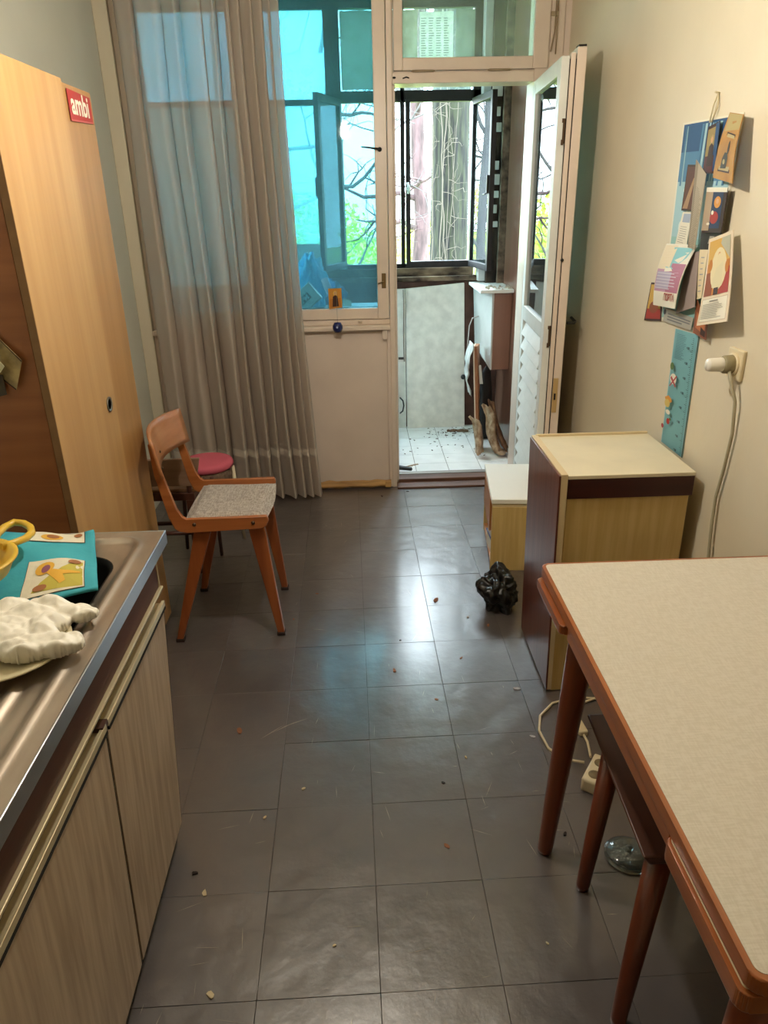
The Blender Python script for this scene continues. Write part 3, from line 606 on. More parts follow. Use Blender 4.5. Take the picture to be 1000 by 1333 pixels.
obj('card', card(B(), [(-.151, F0 - .012, 1.016), (-.082, F0 - .012, 1.024), (-.084, F0 - .010, 1.122), (-.152, F0 - .010, 1.120)], .002, GOLD, [(OCH, rect(.08, .06, .92, .5))] + figure(pm('halo', '#e0b558'), DK, .5, .1, .8, .24), nrm=(0, -1, 0)), oc)
ch = thing('eye_charm', 'dark blue glass eye charm hanging on a thread below the window', 'charm', (-.117, 3.9, .94))
obj('bead', B().m(mat('cobalt_glass', '#18225a', .12, coat=.5)).lathe([(.0001, -.027), (.018, -.024), (.027, -.006), (.027, .009), (.018, .025), (.0001, .028)], (-.110, 3.880, .930), n=20), ch)
obj('eye', B().m(mat('eye_white', '#aab4d8', .3)).lathe([(.005, 0), (.005, -.0015), (.0001, -.002)], (-.112, 3.8535, .934), 'y', 14), ch)
obj('thread', B().m(mat('thread_grey', '#6b6a66', .8)).tube([(-.110, 3.880, .955), (-.110, 3.90, 1.03), (-.108, F0 - .006, 1.12)], .0008, 5), ch)

# ================================================================ CURTAIN
cu_ = thing('curtain', 'beige translucent curtain hanging in folds over the left of the window', 'curtain', (-.66, 3.80, .03))
import bisect
knots = [(0, 0.), (.13, 1.0), (.30, 2.0), (.39, 3.0), (.53, 4.0), (.60, 5.0), (.70, 6.0), (.76, 7.0), (.84, 8.), (.90, 9.), (.945, 10.), (1., 11.)]
FA = [.024, .036, .028, .046, .030, .048, .038, .034, .046, .032, .036, .03]
def ph(u):
    for (a0, p0), (a1, p1) in zip(knots, knots[1:]):
        if u <= a1: return p0 + (p1 - p0) * (u - a0) / (a1 - a0)
    return 11.
def cur(u, z):
    t = (2.55 - z) / 2.52                       # 0 at the top, 1 at the hem
    p = max(0, min(10.999, ph(u) + .30 * noise.noise((u * 2.2, z * .5, 4)) + .12 * t))
    k = int(p); a = FA[k] * (1 - (p - k)) + FA[k + 1] * (p - k)
    amp = a * (.75 + .75 * t)
    c_ = 2 * math.pi * p; sh = math.sin(c_ + .55 * math.sin(c_)) + .30 * noise.noise((u * 26, z * .8, 3))
    x0 = -1.045 + .745 * u
    x = x0 + .016 * math.cos(c_ + .8) + (.01 + .045 * u * (t ** 3)) + .012 * noise.noise((u * 9, z * 1.3, 1)) - .03 * (1 - t) * u
    y = 3.82 + amp * sh + .022 * noise.noise((u * 6, z * .9, 7)) - .02 * t
    return (x, y, z)
CM = curtain_mat(); CM2 = curtain_mat('curtain_hem_fabric', .04)
obj('fabric', B().m(CM).grid(300, 70, lambda u, v: cur(u, 2.55 - v * (2.55 - .30))), cu_)
def hem(u, v):
    z = .30 - v * .27; x, y, z = cur(u, z); return (x, y - .002 - .003 * math.sin(min(1, v * 5) * math.pi), z)
obj('hem', B().m(CM2).grid(300, 12, hem), cu_)
obj('hem_seam', B().m(mat('seam_fabric', '#cbbfb1', .9)).grid(300, 3, lambda u, v: (lambda q: (q[0], q[1] - .008, q[2]))(cur(u, .31 - v * .042))), cu_)
o = obj('curtain_rail', bx(WPLAS, XL + .01, .98, 3.79, 3.85, 2.56, 2.585, bev=.003)); tag(o, 'white curtain rail under the ceiling above the window', 'rail'); center(o, (-.1, 3.82, 2.56))

# ================================================================ LAMP
lp = thing('pendant_lamp', 'bare pendant bulb hanging from the ceiling above the room', 'lamp', (-.06, 1.85, 2.62))
obj('ceiling_rose', B().m(WPLAS).lathe([(.04, 0), (.04, -.02), (.01, -.04), (.0001, -.04)], (-.06, 1.85, 2.62)), lp)
obj('cable', B().m(WPLAS).tube([(-.06, 1.85, 2.58), (-.06, 1.85, 2.14)], .003, 6), lp)
obj('socket', B().m(WPLAS).lathe([(.0001, 2.145), (.018, 2.14), (.02, 2.07), (.0001, 2.07)], (-.06, 1.85, 0)), lp)
BM = emit('bulb_glow', LAMP, LAMP_STRENGTH)
bl = obj('bulb', B().m(BM).lathe([(.0001, 1.965), (.018, 1.97), (.029, 1.988), (.031, 2.005), (.024, 2.03), (.014, 2.055), (.012, 2.069)], (-.06, 1.85, 0), n=20), lp)
#LAMPEND

# ================================================================ TALL CUPBOARD (left)
tc_ = thing('tall_cupboard', 'tall beech-veneer cupboard with brown side panel at the left wall', 'cupboard', (-.97, 2.2, 0))
X0, X1 = XL + .004, -.79
obj('body', B().m(LIGHTW).box(X0, X1 - .018, 1.868, 2.560, .0, 1.862, .002), tc_)
obj('side_panel', B().m(BROWNP).box(X0, X1 - .024, 1.852, 1.868, .02, 1.85, .001), tc_)
dr = obj('door', B().m(LIGHTW).box(X1 - .018, X1, 1.846, 2.318, .03, 1.866, .001).m(EDGEB).box(X1 - .020, X1 - .0005, 1.8445, 1.847, .03, 1.866), tc_)
obj('door', B().m(LIGHTW2).box(X1 - .018, X1 - .003, 2.321, 2.560, .03, 1.858, .001), tc_)
obj('finger_pull', B().m(mat('pull_rim', '#8b8884', .3, metal=.8)).lathe([(.016, 0), (.024, .001), (.024, .004), (.017, .004), (.016, -.004)], (X1, 2.253, .972), 'x', 24).m(BLACK).lathe([(.0165, .0012), (.0001, .0012)], (X1, 2.253, .972), 'x', 24), dr)
obj('seam_strip', B().m(mat('thin_dark_line', '#2a1a12', .8)).box(X1 - .023, X1 - .0205, 1.8505, 1.852, .03, 1.85), tc_)
b = card(B(), [(X1 + .0012, 2.345, 1.765), (X1 + .0012, 2.535, 1.772), (X1 + .0012, 2.535, 1.842), (X1 + .0012, 2.345, 1.846)], .001, pm('sticker_red', '#a63a36'), [(pm('sticker_pink', '#b8605a'), rect(0, .0, 1, .06))], [(WH, 'ambi', .48, .55, .078)], nrm=(1, 0, 0))
o = obj('red_sticker', b); tag(o, 'red sticker with white letters ambi near the top of the tall cupboard', 'sticker'); center(o, (X1, 2.44, 1.77))
# cards on the brown panel
yb = 1.848
o = obj('photo_card', card(B(), [(-.905, yb, 1.150), (-.868, yb - .012, 1.122), (-.838, yb - .014, 1.196), (-.905, yb, 1.272)], .001, mat('old_photo', '#b59f6a', .4, col2='#6b5a38', vscale=25), [(DK, [(0, .97), (0, 1), (1, 1), (1, .95)]), (DK, [(.1, 0), (1, 0), (1, .04), (.1, .04)])], nrm=(0, -1, 0))); tag(o, 'old brown photograph tucked behind the pale card on the brown panel', 'photograph'); center(o, (-.87, yb, 1.12))
o = obj('pale_card', card(B(), [(-.955, yb - .02, 1.09), (-.930, yb - .022, 1.128), (-.876, yb - .03, 1.186), (-.93, yb - .02, 1.26)], .0012, pm('pale', '#cfcaa8'), [(pm('pale_g', '#bfc4a6'), rect(.1, .1, .5, .9))], nrm=(0, -1, 0))); tag(o, 'pale green card at the left picture edge on the brown panel', 'card'); center(o, (-.92, yb - .02, 1.09))
o = obj('dark_card', card(B(), [(-.94, yb - .008, 1.10), (-.897, yb - .008, 1.11), (-.897, yb - .006, 1.16), (-.94, yb - .008, 1.16)], .003, pm('dark_card', '#4b4238'), nrm=(0, -1, 0))); tag(o, 'small dark card below the pale card on the brown panel', 'card'); center(o, (-.92, yb - .01, 1.10))

# ================================================================ SINK UNIT
su = thing('sink_cabinet', 'base cabinet with ash laminate doors under the steel sink', 'cabinet', (-.8, .8, 0))
obj('body', B().m(ASH).hexa([(XL + .004, -.3, .07), (-.530, -.3, .07), (-.530, 1.455, .07), (XL + .004, 1.455, .07)], [(XL + .004, -.3, .68), (-.508, -.3, .68), (-.508, 1.487, .68), (XL + .004, 1.487, .68)]).box(-.511, -.504, -.3, 1.487, .68, .825).box(XL + .004, -.511, 1.47, 1.490, .68, .825).box(XL + .004, XL + .02, -.3, 1.47, .68, .825), su)
obj('plinth', bx(mat('black_plinth', '#1b1917', .7), XL + .004, -.525, -.3, 1.44, 0, .07), su)
obj('fascia', B().m(DARKB).hexa([(-.503, -.3, .733), (-.482, -.3, .733), (-.482, 1.492, .733), (-.503, 1.492, .733)], [(-.503, -.3, .829), (-.481, -.3, .829), (-.481, 1.496, .829), (-.503, 1.496, .829)], .001).m(IVORY).box(-.503, -.4795, 1.4925, 1.4955, .733, .828), su)
def strip(z, x0, x1, y0, y1, h=.006, M=ALU): return B().m(M).box(x0, x1, y0, y1, z, z + h, .0015)
obj('fascia_trim', strip(.7262, -.503, -.474, -.3, 1.500), su)
obj('fascia_line', strip(.7225, -.503, -.4755, -.3, 1.498, .0035, GAP), su)
obj('handle_channel', B().m(IVORY).hexa([(-.503, -.3, .685), (-.500, -.3, .685), (-.500, 1.486, .685), (-.503, 1.486, .685)], [(-.503, -.3, .722), (-.500, -.3, .722), (-.500, 1.490, .722), (-.503, 1.490, .722)]), su)
def zdoor(y0, y1, last=False):
    y1b = y1 - (.042 if last else -.004); y0b = y0 + .004 if last else y0
    o = obj('door', B().m(ASH).hexa([(-.527, y0b, .052), (-.508, y0b, .052), (-.508, y1b, .052), (-.527, y1b, .052)], [(-.498, y0, .683), (-.478, y0, .683), (-.478, y1, .683), (-.498, y1, .683)], .001), su)
    obj('grip_profile', B().m(ALU).box(-.499, -.480, y0, y1, .683, .690, .001).box(-.481, -.474, y0, y1, .683, .697, .001), o)
    obj('grip_line', bx(GAP, -.4775, -.4735, y0, y1, .676, .683), o)
    obj('door_edge', B().m(GAP).hexa([(-.512, y1b, .053), (-.5088, y1b, .053), (-.5088, y1b + .003, .053), (-.512, y1b + .003, .053)], [(-.482, y1, .683), (-.4778, y1, .683), (-.4778, y1 + .003, .683), (-.482, y1 + .003, .683)]), o)
zdoor(1.068, 1.492, True); zdoor(.52, 1.058); zdoor(-.03, .51)
obj('hinge_gap', bx(mat('brown_latch', '#4a2c1c', .5), -.500, -.4745, 1.042, 1.068, .690, .700), su)
# worktop as a heightfield
WX0, WX1, WY0, WY1 = XL + .004, -.4585, -.15, 1.525
def sdr(x, y, x0, x1, y0, y1, r):
    cx, cy = (x0 + x1) / 2, (y0 + y1) / 2; qx, qy = abs(x - cx) - (x1 - x0) / 2 + r, abs(y - cy) - (y1 - y0) / 2 + r
    return math.hypot(max(qx, 0), max(qy, 0)) + min(max(qx, qy), 0) - r
def ss(a, b_, x):
    t = max(0, min(1, (x - a) / (b_ - a))); return t * t * (3 - 2 * t)
def top(x, y):
    z = .860
    d = sdr(x, y, -1.10, -.497, .15, 1.492, .05)
    z += .0035 * math.exp(-(d / .007) ** 2) - .006 * (1 - ss(-.020, -.004, d))      # raised rim, sunken field
    db = sdr(x, y, -1.00, -.528, 1.06, 1.425, .075)
    z -= .004 * (1 - ss(0, .030, db))
    dd = sdr(x, y, -1.03, -.525, .20, .985, .03)
    if dd < 0: z += .0045 * math.sin((x + .525) * 2 * math.pi / .046) * ss(0, .035, -dd)
    return z
obj_w = thing('sink_worktop', 'stained stainless steel sink top with ridged drainboard', 'sink', (-.8, .8, .83))
_tb = B().m(STEEL).grid(172, 400, lambda u, v: (lambda x, y: (x, y, top(x, y)))(WX0 + (WX1 - WX0) * u, WY0 + (WY1 - WY0) * v))
BSN = (-1.00, -.528, 1.06, 1.425, .075)
bmesh.ops.delete(_tb.bm, geom=[f for f in _tb.bm.faces if sdr(*f.calc_center_median().xy, *BSN) < 0], context='FACES')
for v in _tb.bm.verts:
    d_ = sdr(*v.co.xy, *BSN)
    if v.is_boundary and abs(d_) < .006:
        e_ = .0005; gx_ = (sdr(v.co.x + e_, v.co.y, *BSN) - sdr(v.co.x - e_, v.co.y, *BSN)) / (2 * e_); gy_ = (sdr(v.co.x, v.co.y + e_, *BSN) - sdr(v.co.x, v.co.y - e_, *BSN)) / (2 * e_)
        v.co.x -= d_ * gx_; v.co.y -= d_ * gy_; v.co.z = .8497
obj('top', _tb, obj_w)
def ring(ins, z):
    return [(x, y, z) for x, y in rrect_(BSN[0] + ins, BSN[1] - ins, BSN[2] + ins, BSN[3] - ins, max(.02, BSN[4] - ins), 10)]
def rrect_(x0, x1, y0, y1, r, n):
    L = []
    for cx, cy, a0 in ((x1 - r, y1 - r, 0), (x0 + r, y1 - r, 90), (x0 + r, y0 + r, 180), (x1 - r, y0 + r, 270)):
        for k in range(n + 1): a = R(a0 + 90 * k / n); L.append((cx + r * math.cos(a), cy + r * math.sin(a)))
    return L
_bb = B().m(mat('black_basin', '#15120f', .5)); rings_ = [[_bb.bm.verts.new(p) for p in ring(a_, z_)] for a_, z_ in ((-.001, .8500), (.004, .848), (.010, .835), (.022, .71), (.04, .70))]  # basin is one even near-black colour, unlike the steel top
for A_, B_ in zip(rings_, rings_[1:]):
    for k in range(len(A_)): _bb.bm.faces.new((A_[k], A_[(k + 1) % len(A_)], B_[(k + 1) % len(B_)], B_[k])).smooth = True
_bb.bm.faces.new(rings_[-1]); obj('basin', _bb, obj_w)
obj('front_edge', B().m(STEELE).box(-.4605, -.4565, WY0, WY1 + .002, .829, .8612, .0015).box(WX0, -.4605, WY1 - .002, WY1 + .002, .829, .8612, .0015).m(GAP).box(-.4915, -.4605, WY0, WY1, .8285, .8295), obj_w)
obj('drain', B().m(mat('drain_metal', '#3b3a38', .4, metal=.8)).lathe([(.03, 0), (.03, .004), (.012, .004), (.0001, .002)], (-.78, 1.24, .7045)), obj_w)
# things on it
TURQ = mat('turquoise_cloth', '#3fa7b5', .8, col2='#3298a8', vscale=9, bump=.25, bscale=26)
def towel(u, v):      # u along x, v from near hem to far hem
    x = (-.90 + .385 * u) * (1 - v) + (-.98 + .378 * u) * v
    y = (1.007 + .231 * u) * (1 - v) + 1.484 * v
    z = .873 + .012 * v + .010 * noise.noise((u * 5, v * 3, 2)) + .006 * math.sin(u * 9 + v * 4) + .012 * math.sin(math.pi * v) * ss(1, .8, u)
    return Vector((x, y, z))
tw = thing('printed_bag', 'turquoise printed cloth bag lying across the sink bowl', 'bag', (-.72, 1.35, .866))
o = obj('cloth', B().m(TURQ).grid(40, 30, lambda u, v: towel(u, v)), tw); md = o.modifiers.new('s', 'SOLIDIFY'); md.thickness = .006
YG = mat('print_lime', '#b7a945', .8); YEL = mat('print_yellow', '#d9a63a', .8); CWH = mat('print_cloth_white', '#d6cfb8', .8, bump=.2, bscale=30); PUR = mat('print_purple', '#8a4f63', .8); BRN = mat('print_brown', '#99633a', .8)
LN_ = mat('print_outline', '#3b3224', .8)
def dpatch(M, poly, h, name='print', par=None):
    b = B().m(M); n_ = len(poly); c0 = (sum(p[0] for p in poly) / n_, sum(p[1] for p in poly) / n_)
    def up(p): return towel(*p) + Vector((0, -.0005, .0012 + h))
    for k in range(n_):       # concentric triangulation follows the cloth
        a0, a1 = poly[k], poly[(k + 1) % n_]
        for r0, r1 in ((0, .25), (.25, .5), (.5, .75), (.75, 1)):
            m_ = lambda p, t: (c0[0] + (p[0] - c0[0]) * t, c0[1] + (p[1] - c0[1]) * t)
            mid0 = ((a0[0] + a1[0]) / 2, (a0[1] + a1[1]) / 2)
            for q0, q1 in ((a0, mid0), (mid0, a1)):
                ps = [up(m_(q0, r1)), up(m_(q1, r1))] + ([up(m_(q1, r0)), up(m_(q0, r0))] if r0 > 0 else [up(c0)])
                b.face(ps, True)
    return b
mu = lambda a_: .69 + (a_ - .43) / .44 * .255; mv = lambda c_: .05 + (c_ - .06) / .5 * .45
def sub_rect(u0, v0, u1, v1, n_=6):
    L = []
    for k in range(n_): L.append((u0 + (u1 - u0) * k / n_, v0))
    for k in range(n_): L.append((u1, v0 + (v1 - v0) * k / n_))
    for k in range(n_): L.append((u1 - (u1 - u0) * k / n_, v1))
    for k in range(n_): L.append((u0, v1 - (v1 - v0) * k / n_))
    return L
for nm, M, poly, h in [(n0, M0, [(mu(a_), mv(c_)) for a_, c_ in P0], h0) for n0, M0, P0, h0 in [('border_panel', LN_, sub_rect(.425, .055, .875, .565), 0), ('white_panel', CWH, sub_rect(.43, .06, .87, .56), .0008), ('lime_print', YG, [(.5, .1), (.86, .075), (.86, .5), (.76, .42), (.66, .3), (.56, .2)], .0016),
        ('yellow_print', YEL, ell(.575, .40, .075, .10), .0022), ('yellow_print', YEL, [(.62, .36), (.72, .30), (.84, .27), (.85, .245), (.72, .24), (.74, .16), (.70, .13), (.66, .2), (.60, .3)], .0023), ('purple_print', PUR, ell(.585, .38, .035, .06), .0028), ('brown_print', BRN, ell(.80, .47, .05, .05), .0028), ('brown_print', BRN, ell(.56, .13, .05, .035), .0028)]] + [
        ('border_panel', LN_, sub_rect(.615, .795, .95, .995), 0), ('white_panel', CWH, sub_rect(.62, .80, .945, .99), .0008), ('yellow_print', YEL, ell(.77, .89, .06, .06), .0016), ('brown_print', BRN, ell(.775, .90, .035, .04), .0022), ('brown_print', BRN, ell(.91, .94, .025, .03), .0022), ('white_panel', CWH, sub_rect(.50, .05, .585, .30), .0008)]:
    obj(nm, dpatch(M, poly, h), tw)
# crumpled white bag with two lobes on a plate
pl_ = obj('oval_plate', B().m(mat('plate', '#cbbf9c', .3)).lathe([(.0001, .0), (.085, .0), (.125, .008), (.128, .011), (.12, .010), (.08, .004), (.0001, .004)], (-.635, 1.045, .866), n=40, sx=1.05, sy=.9)); tag(pl_, 'oval cream plate on the drainboard under the crumpled white bag', 'plate'); center(pl_, (-.635, 1.045, .866))
lob = [((-.62, 1.09), (.10, .085), .030), ((-.56, 1.13), (.055, .035), .026), ((-.512, 1.128), (.030, .024), .020), ((-.70, 1.06), (.09, .09), .030), ((-.505, 1.030), (.040, .030), .024), ((-.56, 1.035), (.06, .048), .030)]
def heap(u, v):
    x, y = -.78 + .35 * u, .93 + .27 * v; m_ = 0
    wx, wy = x + .012 * noise.noise((x * 22, y * 22, 1)), y + .012 * noise.noise((x * 22, y * 22, 6))
    for (cx, cy), (rx, ry), hh in lob:
        d = ((wx - cx) / rx) ** 2 + ((wy - cy) / ry) ** 2
        if d < 1: m_ = max(m_, hh * (1 - d) ** .3)
    if m_ > 0:
        d1, _p = noise.voronoi((x * 17, y * 22, 2.)); k = min(1, m_ / .02)
        d2, _p = noise.voronoi((x * 42, y * 46, 5.)); m_ += k * (.020 * min(.5, d1[1] - d1[0]) - .010 * d1[0] + .006 * min(.5, d2[1] - d2[0]) + .003 * (1 - abs(noise.noise((x * 60, y * 60, 8)))))
    return x, y, m_
b = B().m(mat('white_crumpled_plastic', '#f1ebdd', .4, bump=.1, bscale=60)); nu, nv = 120, 90; V = {}
for i in range(nu + 1):
    for j in range(nv + 1):
        x, y, h_ = heap(i / nu, j / nv)
        if h_ > .004: V[i, j] = (b.bm.verts.new((x, y, .878 + h_)), b.bm.verts.new((x, y, .8775)))
for i in range(nu):
    for j in range(nv):
        k = [(i, j), (i + 1, j), (i + 1, j + 1), (i, j + 1)]
        if all(q in V for q in k):
            f = b.bm.faces.new([V[q][0] for q in k]); f.smooth = True; b.bm.faces.new([V[q][1] for q in k[::-1]])
            for a0, a1, nb in ((k[0], k[1], (i, j - 1)), (k[1], k[2], (i + 1, j)), (k[2], k[3], (i, j + 1)), (k[3], k[0], (i - 1, j))):
                kk = [(nb[0], nb[1]), (nb[0] + 1, nb[1]), (nb[0] + 1, nb[1] + 1), (nb[0], nb[1] + 1)]
                if not all(q in V for q in kk): b.bm.faces.new((V[a0][1], V[a1][1], V[a1][0], V[a0][0])).smooth = True
bmesh.ops.delete(b.bm, geom=[v for v in b.bm.verts if not v.link_faces], context='VERTS')
o = obj('white_plastic_bag', b); tag(o, 'crumpled white plastic bag with two lobes on the drainboard', 'bag'); center(o, (-.6, 1.1, .877))
yc = thing('yellow_colander', 'yellow plastic colander with a loop handle at the left picture edge', 'colander', (-.745, 1.22, .894))
obj('bowl', B().m(YPLAS).lathe([(.0001, -.045), (.05, -.043), (.080, -.02), (.094, .008), (.100, .010), (.100, .013), (.091, .013), (.075, -.016), (.046, -.036), (.0001, -.040)], (-.748, 1.215, .940), n=40), yc)
obj('handle', B().m(YPLAS).tube([(-.725, 1.298, .949), (-.735, 1.345, .948), (-.740, 1.385, .944), (-.733, 1.412, .942), (-.712, 1.408, .941), (-.690, 1.388, .940), (-.676, 1.360, .940), (-.675, 1.330, .942), (-.685, 1.302, .946), (-.700, 1.28, .949)], .0075, 8), yc)
o = obj('soap_bar', bx(mat('soap', '#dcd0a8', .4), -.745, -.695, 1.19, 1.225, .906, .925, bev=.004)); tag(o, 'pale bar of soap lying in the yellow colander', 'soap'); center(o, (-.72, 1.21, .906))

# ================================================================ CHAIR
chr_ = thing('dining_chair', 'orange-brown wooden chair with grey tweed seat near the curtain', 'chair', (-.52, 2.59, 0))
def side(y, t=.018, cor=((-.735, .79), (-.728, .68), (-.700, .515), (-.684, .472), (-.668, .459), (-.640, .455), (-.375, .462), (-.357, .470), (-.346, .492), (-.352, .511), (-.640, .503), (-.655, .513), (-.669, .545), (-.703, .685), (-.716, .79)), dx=0.):
    return B().m(CHAIRW).prism([(x + dx, y, z) for x, z in cor], (0, t, 0), .003)
obj('side_frame', side(2.395), chr_)
obj('side_frame', side(2.785, dx=-.012), chr_)
def seatf(u, v):
    x = -.650 + .292 * u + .012 * math.sin(math.pi * v) * (u > .5) * (u - .5) * 2 - .01 * math.sin(math.pi * v) * (u < .3); y = 2.416 + .364 * v
    e = min(u, 1 - u, v, 1 - v)
    return (x, y, .488 + .022 * ss(0, .14, e) + .004 * noise.noise((u * 2, v * 2, 3)) - .006 * math.sin(math.pi * v))
s_ = obj('seat', B().m(TWEED).grid(28, 28, seatf).box(-.650, -.360, 2.416, 2.780, .468, .488), chr_)
def chleg(xt, yt, xf, yf, wt, wb, zt=.470):
    t = .026
    return B().m(CHAIRZ).hexa([(xf - wb / 2, yf - t / 2, .012), (xf + wb / 2, yf - t / 2, .012), (xf + wb / 2, yf + t / 2, .012), (xf - wb / 2, yf + t / 2, .012)], [(xt - wt / 2, yt - t / 2, zt), (xt + wt / 2, yt - t / 2, zt), (xt + wt / 2, yt + t / 2, zt), (xt - wt / 2, yt + t / 2, zt)], .004)
for (xt, yt, xf, yf, wt, wb) in ((-.585, 2.428, -.722, 2.398, .062, .026), (-.398, 2.428, -.338, 2.420, .060, .026), (-.597, 2.765, -.705, 2.788, .062, .026), (-.410, 2.765, -.356, 2.775, .060, .026)):
    l_ = obj('leg', chleg(xt, yt, xf, yf, wt, wb), chr_)
    obj('foot_cap', B().m(mat('foot_cap_brown', '#2b1a12', .6)).box(xf - .016, xf + .016, yf - .016, yf + .016, 0, .014, .003), l_)
for xx in (-.600, -.41): obj('cross_rail', B().m(CHAIRW).box(xx, xx + .022, 2.43, 2.765, .42, .465, .003), chr_)
def backf(u, v, off):
    y = 2.375 + .43 * u; bow = .050 * math.sin(math.pi * u); tilt = (.82 - .68) * 0
    z = .672 + .135 * v + .006 * math.sin(math.pi * u); x = -.718 - .022 * v - bow + .017
    return (x + off, y, z - .004 * off)
b = B().m(CHAIRB).grid(16, 6, lambda u, v: backf(u, v, 0)).grid(16, 6, lambda u, v: backf(u, v, .012))
for (fu, fv, a_, n_) in ((lambda s: (s, 0), 0, 0, 16), (lambda s: (s, 1), 0, 0, 16), (lambda s: (0, s), 0, 0, 6), (lambda s: (1, s), 0, 0, 6)):
    b.grid(n_, 1, lambda s, t, f=fu: backf(*f(s), .012 * t))
bmesh.ops.remove_doubles(b.bm, verts=b.bm.verts[:], dist=.0004)
obj('backrest', b, chr_)
SCR = mat('screw_bronze', '#5e4a38', .4, metal=.6)
for x in (-.612, -.402): obj('screw', B().m(SCR).lathe([(.007, 0), (.007, -.003), (.0001, -.005)], (x, 2.395, .487), 'y', 14), chr_)
for z in (.70, .76): obj('screw', B().m(SCR).lathe([(.005, 0), (.004, .003), (.0001, .004)], (-.700, 2.40 + .01, z), 'x', 10), chr_)
# second chair behind, seen by its brown backrest board
c2 = thing('brown_chair', 'low brown wooden chair standing behind the orange one beside the cupboard', 'chair', (-.85, 3.02, 0))
obj('backrest', B().m(wood('grey_brown_board', '#a08068', '#8a6a52', 'x', 22, .5)).hexa([(-1.02, 2.935, .432), (-.722, 2.935, .428), (-.722, 2.95, .428), (-1.02, 2.95, .432)], [(-1.03, 2.915, .556), (-.688, 2.915, .560), (-.688, 2.93, .560), (-1.03, 2.93, .556)], .003), c2)
DKC = wood('dark_chair_wood', '#5a3222', '#43241a', 'z', 26, .45)
obj('seat_frame', B().m(DKC).box(-1.00, -.735, 2.94, 3.08, .36, .395, .004), c2)
obj('seat', B().m(wood('seat_board_wood', '#8a6446', '#775438', 'x', 26, .5)).box(-1.01, -.725, 2.95, 3.09, .395, .41, .004), c2)
for x, y in ((-.985, 2.95), (-.755, 2.955), (-.985, 3.065), (-.755, 3.065)): obj('leg', B().m(DKC).hexa([(x - .013, y - .013, 0), (x + .013, y - .013, 0), (x + .013, y + .013, 0), (x - .013, y + .013, 0)], [(x - .018, y - .015, .36), (x + .018, y - .015, .36), (x + .018, y + .015, .36), (x - .018, y + .015, .36)], .003), c2)
for yy in (2.955, 3.065): obj('rung', B().m(DKC).tube([(-.985, yy, .20), (-.755, yy, .20)], .010, 8), c2)
for x in (-.985, -.755): obj('post', B().m(DKC).tube([(x, 2.955, .36), (x, 2.945, .45)], .011, 8), c2)
# round stool with pink cushion
ps = thing('round_stool', 'round wicker stool with flat pink cushion in front of the curtain', 'stool', (-.735, 3.255, 0))
PSX, PSY, PSZ = -.735, 3.255, .385
obj('cushion', B().m(PINK).lathe([(.0001, 0), (.110, 0), (.120, .006), (.124, .020), (.118, .034), (.09, .040), (.0001, .042)], (PSX, PSY, PSZ + .014), n=40), ps)
obj('seat_ring', B().m(WICKER).lathe([(.0001, -.115), (.095, -.115), (.108, -.08), (.114, -.02), (.112, .014), (.0001, .014)], (PSX, PSY, PSZ), n=40), ps)
for k in range(4):
    a = R(45 + 90 * k - 25); obj('leg', B().m(mat('cream_stool_leg', '#d3c3a5', .5) if k == 0 else mat('dark_stool_leg', '#43261a', .5)).tube([(PSX + .117 * math.cos(a), PSY + .117 * math.sin(a), PSZ + .005), (PSX + .14 * math.cos(a), PSY + .14 * math.sin(a), 0)], [.010, .008], 10), ps)

# ================================================================ BIG BOX CABINET (right)
sb = thing('box_cabinet', 'waist-high cabinet with mahogany door and cream top near the right wall', 'cabinet', (.80, 2.2, 0))
obj('body', B().m(YELW).box(.612, .985, 2.006, 2.385, .0, .764, .002), sb)
obj('dark_band', B().m(DKWOOD).box(.609, .992, 2.0005, 2.012, .705, .768, .001), sb)
obj('top', B().m(CREAM).box(.6085, .994, 2.0, 2.392, .768, .780, .002), sb)
obj('back_strip', B().m(CREAME).box(.60, .99, 2.386, 2.396, .779, .788, .002), sb)
obj('door', B().m(MAHOG).hexa([(.592, 1.995, .01), (.598, 1.995, .01), (.598, 2.385, .01), (.592, 2.385, .01)], [(.580, 1.995, .782), (.586, 1.995, .782), (.586, 2.385, .782), (.580, 2.385, .782)], .001).m(CREAME).hexa([(.598, 1.9955, .01), (.6118, 1.9955, .01), (.6118, 2.385, .01), (.598, 2.385, .01)], [(.586, 1.9955, .786), (.607, 1.9955, .786), (.607, 2.390, .786), (.586, 2.390, .786)], .001), sb)
# small cabinet behind
sc = thing('small_cabinet', 'low cream-topped cabinet standing between the big cabinet and the balcony door', 'cabinet', (.555, 2.88, 0), R(-5.5))
def so(n_, b, par=sc): return obj(n_, b, par, local=True)
so('top', B().m(mat('white_laminate', '#e6e2d6', .4)).box(-.004, .340, -.004, .455, .325, .345, .002))
so('side_panel', B().m(YELW).box(0, .335, 0, .014, .0, .308, .001)); so('top_rail', B().m(CREAME).box(0, .335, 0.001, .45, .308, .325, .001))
so('side_panel', B().m(YELW).box(0, .335, .436, .45, .0, .308, .001)); so('back', B().m(YELW2).box(.322, .335, .014, .436, .0, .308))
so('bottom', B().m(YELW2).box(.002, .322, .014, .436, .02, .035)); so('door', B().m(YELW2).box(-.002, .012, .10, .436, .15, .306, .001))
o = obj('paper_stack', B().m(WH).box(.575, .72, 2.93, 3.10, .036, .10).m(pm('mag_blue', '#3d4f7a')).box(.573, .73, 2.925, 3.11, .10, .104).m(WH).box(.578, .72, 2.94, 3.09, .104, .135)); tag(o, 'stack of papers inside the open small cabinet', 'papers'); center(o, (.65, 3.0, .036))
# black rubbish bag
o = blob('rubbish_bag', (.535, 2.57, .075), (.078, .09, .10), .42, WPLASB, 1.7, 31); 
tag(o, 'crumpled black rubbish bag on the floor beside the mahogany door', 'bag'); center(o, (.55, 2.6, .011)); o.location.z = 0.0

